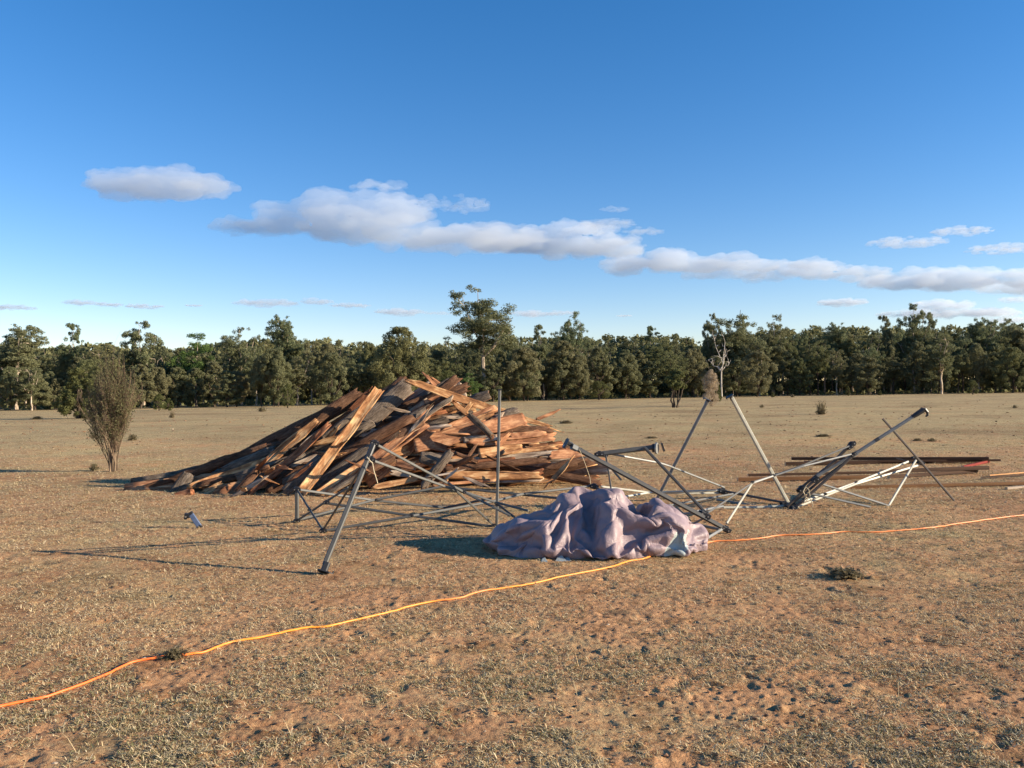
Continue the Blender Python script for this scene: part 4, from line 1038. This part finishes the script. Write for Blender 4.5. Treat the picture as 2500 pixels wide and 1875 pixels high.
    joint((1463, 1109, 10.5), .055); joint((1478, 1113, 10.48), .03)
    bar('truss_bar', [(1494, 1109, 10.5), (1610, 1130, 11.0), (1632, 1137, 11.1), (1768, 1190, 12.05)], .022, .022, 'tube_silver')
    bar('truss_bar', [(1479, 1113, 10.45), (1484, 1140, 10.4), (1493, 1202, 10.3)], .020, .020, 'tube_charcoal')
    bar('truss_bar', [(1484, 1134, 10.4), (1517, 1172, 10.2)], .024, .024, 'tube_dark')
    # two raised thin legs with foot plates
    leg = bar('leg', [(1602, 1222, 11.3), (1727, 980, 11.0)], .040, .040, 'tube_silver', 'raised grey leg leaning right with its foot plate up')
    foot((1729, 976, 11.0), (1602, 1220, 11.3), .052, parent=leg)
    leg = bar('leg', [(1924, 1228, 11.3), (1786, 970, 11.0)], .045, .045, 'tube_sunlit', 'raised silver leg leaning left with its foot plate up')
    foot((1783, 966, 11.0), (1923, 1226, 11.3), .052, parent=leg)
    for q in ((1903, 1186, 11.24), (1911, 1203, 11.26)): joint(q, .016, 'stop_ring')
    # big right hand joint
    N8 = (1929, 1239, 10.95)
    joint(N8, .085, ang=-.2); joint((1940, 1244, 10.8), .06, ang=.4); joint((1915, 1230, 11.1), .05, ang=.1)
    bar('truss_bar', [(1768, 1199, 12.1), (1923, 1229, 11.1)], .03, .03, 'tube_brown')
    bar('truss_bar', [(1766, 1239, 10.9), (1840, 1239, 10.95), (1923, 1235, 11.0)], .032, .032, 'tube_sunlit')
    bar('truss_bar', [(1750, 1220, 11.6), (1853, 1236, 11.2), (1923, 1243, 11.0)], .03, .03, 'tube_silver')
    bar('truss_bar', [(1624, 1236, 10.2), (1789, 1206, 11.8)], .026, .026, 'tube_dark')
    N9 = (2079, 1086, 10.9)
    bar('truss_bar', [(1922, 1236, 10.9), (2074, 1090, 10.9)], .034, .034, 'tube_brown'); bar('truss_bar', [(1938, 1241, 10.8), (1990, 1196, 10.8), (2078, 1116, 10.8)], .036, .036, 'tube_brown')
    bar('truss_bar', [(1956, 1190, 11.0), (2034, 1128, 10.95), (2073, 1087, 10.95)], .03, .03, 'tube_brown')
    bar('truss_bar', [(1925, 1238, 10.95), (2000, 1175, 10.95), (2086, 1112, 10.95)], .03, .03, 'tube_charcoal')
    joint(N9, .055, ang=-.6); joint((2076, 1092, 10.85), .04, ang=-.6)
    leg = bar('leg', [(1994, 1162, 10.9), (2086, 1109, 10.9), (2228, 1018, 10.9)], .044, .044, 'tube_silver', 'raised pale leg pointing up right')
    bar('leg_collar', [(2080, 1113, 10.9), (2092, 1106, 10.9)], .06, .06, 'tube_silver', parent=leg)
    bar('ring', [(2135, 1077, 10.9), (2145, 1071, 10.9)], .047, .047, 'tube_charcoal', parent=leg)
    mb = MB(); a = Q((2226, 1019, 10.9)); b = Q((2254, 1001, 10.9))
    mb.tube([a, a.lerp(b, .5), b], [.026, .034, .036], 8, 0)
    mb.tube([b + Vector((-.03, 0, .015)), b + Vector((.02, 0, .01)), b + Vector((.055, 0, -.03)), b + Vector((.055, 0, -.07)), b + Vector((.03, 0, -.085))], [.022, .025, .02, .016, .01], 6, 0)
    mb.build('foot', M['plastic'], leg)
    joint((2083, 1110, 10.85), .038, ang=-.6)
    joint((1957, 1194, 10.9), .06, ang=-.5); joint((1991, 1172, 10.9), .05, ang=-.4)
    bar('truss_bar', [(2076, 1088, 10.85), (1965, 1134, 10.6), (1888, 1161, 10.5), (1836, 1178, 10.2)], .022, .022, 'tube_dark')
    bar('truss_bar', [(2078, 1109, 10.8), (1962, 1138, 10.55), (1888, 1162, 10.45), (1836, 1180, 10.2)], .022, .022, 'tube_silver')
    bar('truss_bar', [(1835, 1180, 10.2), (1770, 1224, 9.6), (1728, 1252, 9.2)], .020, .020, 'tube_dark')
    joint((1888, 1161, 10.45), .024); joint((1837, 1177, 10.2), .02)
    bar('truss_bar', [(1835, 1182, 10.2), (1774, 1278, 9.2)], .022, .022, 'tube_sunlit')
    # sunlit pair to the right-hand joint
    bar('truss_bar', [(1953, 1227, 10.9), (2091, 1178, 11.4), (2217, 1127, 11.9)], .028, .028, 'tube_sunlit'); bar('truss_bar', [(1940, 1240, 10.9), (2091, 1181, 11.35), (2242, 1136, 12.0)], .028, .028, 'tube_sunlit')
    joint((2091, 1179, 11.38), .03); joint((2014, 1206, 11.1), .026)
    joint((2247, 1130, 12.0), .05, ang=.5); joint((2232, 1118, 12.0), .035, ang=.3)
    bar('truss_bar', [(2155, 1022, 11.6), (2247, 1127, 11.5), (2330, 1223, 11.35)], .026, .026, 'tube_brown', 'long thin bar leaning left, crossing the right-hand joint')
    bar('truss_bar', [(2236, 1124, 11.8), (2170, 1234, 11.05)], .026, .026, 'tube_sunlit'); bar('truss_bar', [(2170, 1235, 11.05), (2004, 1181, 10.9)], .026, .026, 'tube_silver')
    bar('truss_bar', [(2125, 1238, 10.9), (1982, 1206, 10.85)], .026, .026, 'tube_silver'); bar('truss_bar', [(2188, 1119, 12.1), (2226, 1130, 12.0)], .02, .02, 'tube_brown')
    joint((2170, 1236, 11.05), .02)
    # tubes under the lower end of the charcoal leg
    bar('truss_bar', [(1684, 1277, 9.3), (1755, 1292, 9.2)], .03, .03, 'tube_silver'); bar('truss_bar', [(1708, 1325, 8.6), (1764, 1291, 9.1)], .03, .03, 'tube_silver')
    bar('truss_bar', [(1684, 1284, 9.3), (1716, 1266, 9.2)], .024, .024, 'tube_silver'); bar('truss_bar', [(1700, 1249, 9.4), (1765, 1236, 10.8)], .026, .026, 'tube_silver')
    bar('truss_bar', [(1654, 1256, 9.6), (1712, 1250, 9.3)], .024, .024, 'tube_silver'); bar('truss_bar', [(1652, 1240, 9.6), (1680, 1268, 9.5)], .035, .03, 'tube_dark')
    joint((1676, 1266, 9.5), .05, ang=.8)
    # rope hanging from the twisted bracket
    mb = MB(); mb.tube([Q((1967, 1188, 10.8)), Q((1961, 1200, 10.78)), Q((1966, 1210, 10.78)), Q((1972, 1219, 10.78)), Q((1963, 1228, 10.78)), Q((1966, 1216, 10.76)), Q((1978, 1217, 10.76)), Q((1984, 1230, 10.74)), Q((1984, 1238, 10.74))], .006, 5)
    mb.tube([Q((1967, 1188, 10.8)), Q((1975, 1196, 10.78)), Q((1978, 1212, 10.76))], .006, 5)
    mb.build('rope', M['rope'], root)
    mb = MB(); mb.tube([Q((909, 1128, 7.8)), Q((913, 1150, 7.8)), Q((920, 1172, 7.8)), Q((922, 1180, 7.8))], .0045, 5); mb.tube([Q((896, 1116, 7.82)), Q((902, 1124, 7.8)), Q((909, 1130, 7.8))], .006, 5)
    mb.build('rope', M['rope'], root)
    mb = MB(); mb.tube([Q((1415, 1098, 8.6)), Q((1426, 1125, 8.6)), Q((1440, 1165, 8.6)), Q((1442, 1182, 8.6))], .002, 4)
    mb.build('rope', M['rope'], root)
build_frame()

# ------------------------------------------------------------------ the canopy
def build_tarp():
    m = mat('mauve_polyester', (0.3, 0.2, 0.22), 0.5, spec=0.4)
    tc = nd(m, 'ShaderNodeTexCoord').outputs['Object']
    n1 = noise_tex(m, tc, 2.2, 5, 0.6); n2 = noise_tex(m, tc, 16, 4, 0.6, 1.2)
    dust = noise_tex(m, tc, 7, 6, 0.7)
    c = ramp(m, n1, [(0.35, (0.225, 0.165, 0.175)), (0.7, (0.30, 0.22, 0.23))])
    df = nd(m, 'ShaderNodeMapRange'); df.inputs['From Min'].default_value = 0.52; df.inputs['From Max'].default_value = 0.75; df.inputs['To Max'].default_value = 0.4
    lk(m, dust, df.inputs[0])
    lk(m, mixc(m, df.outputs[0], c, (0.28, 0.20, 0.155)), bsdf(m).inputs['Base Color']); 
    rn = nd(m, 'ShaderNodeTexNoise', noise_type='RIDGED_MULTIFRACTAL', Scale=3.2, Detail=3.0, Roughness=0.5, Distortion=0.8); lk(m, tc, rn.inputs['Vector'])
    bump(m, mathn(m, 'ADD', mathn(m, 'MULTIPLY', rn.outputs[0], 0.9), mathn(m, 'MULTIPLY', n2, 0.35)), 0.7, 0.035)
    silver = mat('silver_lining', (0.40, 0.44, 0.42), 0.4, 0.1); bump(silver, noise_tex(silver, None, 40, 3), .5, .01)
    q = CLOTH_CO.copy(); q[:, 0] *= .965; q[:, 2] = np.maximum(q[:, 2] * (.60 / q[:, 2].max()), .004)
    f = np.array(CLOTH_F); c = q[f].mean(1)
    # silvery underside folded out near the right end of the front
    mi = ((np.abs(c[:, 0] - .72 - (c[:, 2] - .12) * .6) < .095) & (c[:, 1] < -.2) & (c[:, 2] < .22)).astype(int)
    loc = Vector((P(1458, 1300, 8.38).x, 8.38, 0))
    o = mesh_np('gazebo_canopy', q, f, [m, silver], smooth=True, midx=mi)
    o.location = loc
    sb = o.modifiers.new('s', 'SUBSURF'); sb.levels = sb.render_levels = 2
    tx = bpy.data.textures.new('crease', 'MUSGRAVE'); tx.musgrave_type = 'RIDGED_MULTIFRACTAL'; tx.noise_scale = .24; tx.octaves = 1.5
    dm = o.modifiers.new('d', 'DISPLACE'); dm.texture = tx; dm.strength = -.038; dm.mid_level = .5; dm.texture_coords = 'LOCAL'
    tag(o, 'crumpled mauve gazebo canopy heaped on the dirt in front of the frame', 'canopy')
    for (X, Y, w, h) in ((1165, 1318, 8, 5), (1445, 1305, 14, 8), (1560, 1300, 9, 4)):
        p = G(1160 + X / 6.9125, 1180 + Y / 6.9125) - loc; p.z = .012; k = 7.7 / FPX; mb = MB()
        a = [p + Vector((-w * k, -.03, -.01)), p + Vector((w * k, -.05, -.01)), p + Vector((w * k * .3, .03, h * k)), p + Vector((-w * k * .5, .02, h * k * .6))]
        mb.add(a + [v + Vector((0, .02, 0)) for v in a], [(0, 1, 2, 3), (7, 6, 5, 4), (0, 4, 5, 1), (1, 5, 6, 2), (2, 6, 7, 3), (3, 7, 4, 0)]); mb.build('lining', silver, o)
build_tarp()

# ------------------------------------------------------------------ orange cord
def build_cord():
    m = mat('orange_cord', (0.8, 0.25, 0.04), 0.45, spec=0.5)
    geo = nd(m, 'ShaderNodeNewGeometry').outputs['Position']
    sp = nd(m, 'ShaderNodeSeparateXYZ'); lk(m, geo, sp.inputs[0])
    mr = nd(m, 'ShaderNodeMapRange'); mr.inputs['From Min'].default_value = -3; mr.inputs['From Max'].default_value = 6; lk(m, sp.outputs[0], mr.inputs[0])
    O, Y, O2 = (0.84, 0.17, 0.03), (0.86, 0.30, 0.03), (0.86, 0.265, 0.065)
    lk(m, ramp(m, mr.outputs[0], [(0.0, O), (0.10, O), (0.14, Y), (0.26, Y), (0.275, O2), (0.305, O2), (0.33, Y), (0.46, Y), (0.50, O2), (1.0, O2)]), bsdf(m).inputs['Base Color'])
    px = [(-60, 1745), (0, 1727), (50, 1716), (120, 1700), (200, 1672), (260, 1649), (320, 1622), (400, 1608), (452, 1603), (500, 1594), (560, 1572), (620, 1561), (700, 1545), (760, 1534), (800, 1530), (860, 1516), (940, 1498),
          (1000, 1480), (1060, 1468), (1120, 1461), (1180, 1445), (1250, 1434), (1310, 1424), (1370, 1410), (1450, 1395), (1500, 1384), (1540, 1372), (1575, 1366), (1620, 1350), (1700, 1333), (1740, 1324), (1800, 1322), (1850, 1318), (1905, 1311), (1960, 1310),
          (2010, 1307), (2060, 1302), (2120, 1303), (2170, 1301), (2230, 1297), (2280, 1293), (2320, 1284), (2370, 1276), (2420, 1268), (2460, 1262), (2500, 1258), (2560, 1250)]
    pts = [G(*p) for p in px]; out = []
    rng = random.Random(3)
    for i in range(len(pts) - 1):
        p0, p1, p2, p3 = pts[max(i - 1, 0)], pts[i], pts[i + 1], pts[min(i + 2, len(pts) - 1)]
        for k in range(5):
            t = k / 5
            out.append(.5 * ((2 * p1) + (p2 - p0) * t + (2 * p0 - 5 * p1 + 4 * p2 - p3) * t * t + (3 * p1 - p0 - 3 * p2 + p3) * t ** 3))
    x = np.array([p.x for p in out]); y = np.array([p.y for p in out]); z = ground_h(x, y)
    for i, p in enumerate(out):
        p.x += rng.gauss(0, .001); p.y += rng.gauss(0, .003); p.z = max(z[max(0, i - 2):i + 3]) * .6 + float(np.mean(z[max(0, i - 5):i + 6])) * .4 + .009
    mb = MB(); mb.tube(out, .0075, 8)
    o = mb.build('extension_cord', m, smooth=True)
    tag(o, 'long orange cord lying on the dirt and passing under the canopy', 'cord')
build_cord()

# ------------------------------------------------------------------ timber lengths on the right
def build_timber():
    def tmat(name, a, b):
        m = mat(name, rough=.8, spec=.15); tc = nd(m, 'ShaderNodeTexCoord').outputs['Object']
        lk(m, ramp(m, noise_tex(m, mapping(m, tc, (.8, 20, 20)), 1.5, 4, .6), [(.35, a), (.65, b)]), bsdf(m).inputs['Base Color']); return m
    br = tmat('dark_brown_timber', (.05, .026, .016), (.10, .055, .032)); tan = tmat('tan_timber', (.15, .07, .03), (.25, .13, .058)); end = mat('pale_sawn_end', (.55, .38, .22), .8)  # the dark brown also carries the shade on the middle beams
    red = tmat('red_painted_timber', (.16, .02, .015), (.24, .035, .025)); grey = tmat('grey_board', (.32, .25, .18), (.42, .34, .26)); orng = tmat('orange_timber', (.5, .25, .1), (.6, .33, .15))
    L = [((1963, 2442), 1133, 4, 5, 4, br, 'dark beam at the back of the timber stack, poking out furthest right'),
         ((1932, 2413), 1132, 8, 7, 0, br, 'dark beam lying on top at the back of the timber stack'),
         ((1917, 2410), 1133, 0, 8, 8, br, 'dark beam in the back row of the timber stack'),
         ((2350, 2414), 1137, 0, 6, 14, red, 'red painted length showing at the right end of the timber stack'),
         ((2150, 2412), 1160, 8, 9, 10, br, 'thick shaded beam in the middle of the timber stack'),
         ((2170, 2384), 1162, 0, 8, 14, br, 'shaded beam in front of the thick shaded one'),
         ((1826, 2200), 1163, 3, 6, 8, br, 'dark beam behind the tan plank at the left end'),
         ((1801, 2120), 1173, 0, 9, 6, tan, 'tan plank in the front row at the left end of the stack'),
         ((2037, 2540), 1190, 0, 8, 12, tan, 'tan plank nearest the camera in front of the stack'),
         ((2415, 2540), 1158, 0, 3, 10, orng, 'thin orange batten at the right edge of the photo'),
         ((2395, 2540), 1164, 0, 3, 10, br, 'dark length under the thin orange batten'),
         ((2457, 2560), 1192, 0, 6, 9, grey, 'short grey board end at the right edge of the photo')]
    for (x0, x1), yb, lift, hp, slope, m, lab in L:
        a = G(x0, yb + slope * .5); b = G(x1, yb - slope * .5); kk = a.y / FPX; s = hp * kk; a.z = b.z = lift * kk + s / 2 + .008; s /= .78
        d = (b - a).normalized(); mb = MB(); s *= .78; mb.bar(Vector((-(b - a).length / 2, 0, 0)), Vector(((b - a).length / 2, 0, 0)), s * 1.1, s, bev=.06)
        e = len(mb.f); mb.m[e - 1] = 1; mb.m[e - 2] = 1
        o = mb.build('timber_beam', [m, end]); o.location = (a + b) / 2; o.rotation_euler = (0, 0, math.atan2(d.y, d.x))
        tag(o, lab, 'timber', 'timber lengths stacked on the ground')
build_timber()

# ------------------------------------------------------------------ loose bracket on the left
def build_loose():
    a = P(464, 1252, 9.95); b = G(488, 1291); b.z = .02; c = (a + b) / 2
    d = (b - a); L = d.length; e = empty('loose_bracket', c); tag(e, 'short pale blue-grey metal strap with black plastic ends lying on the dirt', 'bracket')
    mb = MB(); mb.bar(-d * .46, d * .46, .058, .03, up=(0, -1, .2)); mb.build('strap', M['blue_metal'], e)
    mb = MB(); mb.bar(-d * .52, -d * .36, .062, .036, up=(0, -1, .2)); mb.box(-d * .42 + Vector((-.045, 0, -.02)), .05, .05, .06); mb.box(-d * .42 + Vector((-.06, -.01, -.05)), .03, .03, .03)
    mb.tube([-d * .42 + Vector((-.05, -.04, -.03)), -d * .42 + Vector((-.05, -.02, -.03))], .009, 6, 1); mb.build('end_cap', [M['plastic'], M['steel']], e)
    mb = MB(); mb.bar(d * .42, d * .55, .055, .034, up=(0, -1, .2)); mb.build('end_cap', M['plastic'], e)
build_loose()

# ------------------------------------------------------------------ clouds: closed bodies of thin vapour lit by the sun and the sky
def cloud_mat(name, dens):
    m = bpy.data.materials.new(name); m.use_nodes = True; nt = m.node_tree
    nt.nodes.remove(nt.nodes['Principled BSDF'])
    v = nt.nodes.new('ShaderNodeVolumePrincipled'); v.inputs['Color'].default_value = (0.82, 0.88, 0.955, 1); v.inputs['Density'].default_value = dens; v.inputs['Anisotropy'].default_value = 0.2
    nt.links.new(v.outputs[0], nt.nodes['Material Output'].inputs['Volume'])
    return m
def cloud(label, segs, seed, dens, alt=1300.0, depth=.55, group=None):
    """segs: list of (px, py, halfwidth, halfheight) lobes in photo pixels; the cloud floats at one altitude"""
    rng = random.Random(seed)
    dy = sum(horizon(s[0]) - s[1] for s in segs) / len(segs)
    D = alt * FPX / dy; k = D / FPX
    bm = bmesh.new()
    c0 = P(segs[0][0], segs[0][1], D)
    for px, py, hw, hh in segs:
        n = max(8, int(13 * hw / max(hh, 1)))
        for i in range(n):
            u = rng.uniform(-1, 1); env = math.sqrt(max(0, 1 - abs(u) ** 2.2))
            r = hh * k * rng.uniform(.35, .70) * (.25 + .75 * env)
            zc = py - rng.uniform(-.5, .6) * hh * env
            p = P(px + u * hw, zc, D) - c0; p.y += rng.uniform(-1, 1) * hw * k * depth * env
            mt = Matrix.Translation(p) @ Matrix.Diagonal((rng.uniform(1.6, 3.0), rng.uniform(1.4, 2.2), rng.uniform(.55, .85), 1)) @ Matrix.Scale(r, 4)
            bmesh.ops.create_icosphere(bm, subdivisions=2, radius=1.0, matrix=mt)
    me = bpy.data.meshes.new('cloud'); bm.to_mesh(me); bm.free()
    o = bpy.data.objects.new('cloud', me); COL.objects.link(o); o.location = c0
    hm = max(s[3] for s in segs) * k
    rm = o.modifiers.new('r', 'REMESH'); rm.mode = 'VOXEL'; rm.voxel_size = max(hm / 13, 2)
    tx = bpy.data.textures.new('cn', 'CLOUDS'); tx.noise_scale = hm * .65; tx.noise_depth = 6
    dm = o.modifiers.new('d', 'DISPLACE'); dm.texture = tx; dm.strength = hm * .55; dm.mid_level = .5; dm.texture_coords = 'LOCAL'
    dg = bpy.context.evaluated_depsgraph_get(); em = bpy.data.meshes.new_from_object(o.evaluated_get(dg))
    o.modifiers.clear(); o.data = em; em.materials.clear(); em.materials.append(cloud_mat('vapour', dens * .27 / hm)); em.name = 'cloud'
    tag(o, label, 'cloud', group, 'thing')
    return o
CL = [
    ('separate lens-shaped white cloud high on the left', [(395, 456, 168, 40), (340, 452, 100, 34), (460, 450, 90, 34)], 1.6),
    ('long grey and white cloud bank, left part with the tallest hump', [(630, 554, 110, 26), (740, 525, 110, 36), (880, 520, 150, 50), (960, 572, 190, 36), (1080, 500, 130, 10), (925, 455, 70, 12), (1150, 582, 170, 36), (820, 555, 150, 30)], 1.7),
    ('middle part of the long cloud bank, with a bright white knob', [(1290, 590, 150, 34), (1420, 605, 150, 28), (1500, 605, 55, 28), (1390, 562, 110, 22)], 1.7),
    ('faint wispy cloud above the middle of the long bank', [(1480, 548, 70, 12), (1570, 566, 50, 9), (1500, 512, 36, 6)], .5),
    ('right part of the long cloud bank', [(1610, 645, 140, 34), (1770, 652, 160, 26), (1940, 662, 160, 26), (2080, 670, 90, 20)], 1.7),
    ('cloud at the right end of the bank, cut by the photo edge', [(2250, 690, 150, 30), (2350, 675, 100, 28), (2460, 690, 150, 32)], 1.7),
    ('thin cloud streak upper right, the higher one', [(2350, 564, 75, 9)], .8), ('thin cloud streak upper right, below the higher one', [(2215, 592, 95, 12)], .8),
    ('thin cloud streak cut by the right photo edge', [(2450, 608, 90, 10)], .8), ('small white cloud above the right-hand trees', [(2055, 738, 62, 10)], 1.2),
    ('larger low white cloud above the right-hand trees', [(2300, 745, 70, 17), (2240, 768, 100, 13), (2380, 765, 110, 15)], 1.3),
    ('low cloud scrap at the right photo edge', [(2480, 732, 50, 8), (2470, 782, 60, 10)], .8),
    ('small mauve cloud low on the left, first of the row', [(198, 739, 40, 8)], .9), ('small mauve cloud low on the left, second of the row', [(266, 744, 34, 6)], .9),
    ('small mauve cloud low on the left, third of the row', [(352, 748, 48, 6)], .9), ('tiny mauve cloud low on the left, last of the row', [(472, 746, 22, 3)], .8),
    ('low mauve cloud cut by the left photo edge', [(20, 751, 70, 7)], .8), ('long low mauve cloud left of the dark dome-shaped tree', [(650, 740, 80, 10), (775, 737, 40, 9)], .9),
    ('thin mauve cloud right of the long low one', [(855, 746, 52, 6)], .8), ('low mauve cloud left of the tallest tree', [(978, 762, 62, 9), (1070, 765, 40, 4)], .9),
    ('low mauve cloud right of the tallest tree', [(1310, 766, 70, 9), (1380, 764, 36, 5)], .9), ('tiny grey cloud streak low in the middle of the sky', [(1524, 771, 20, 2.5)], .8),
]
for i, (lab, segs, dens) in enumerate(CL): cloud(lab, segs, 100 + i, dens, group='clouds in the sky')
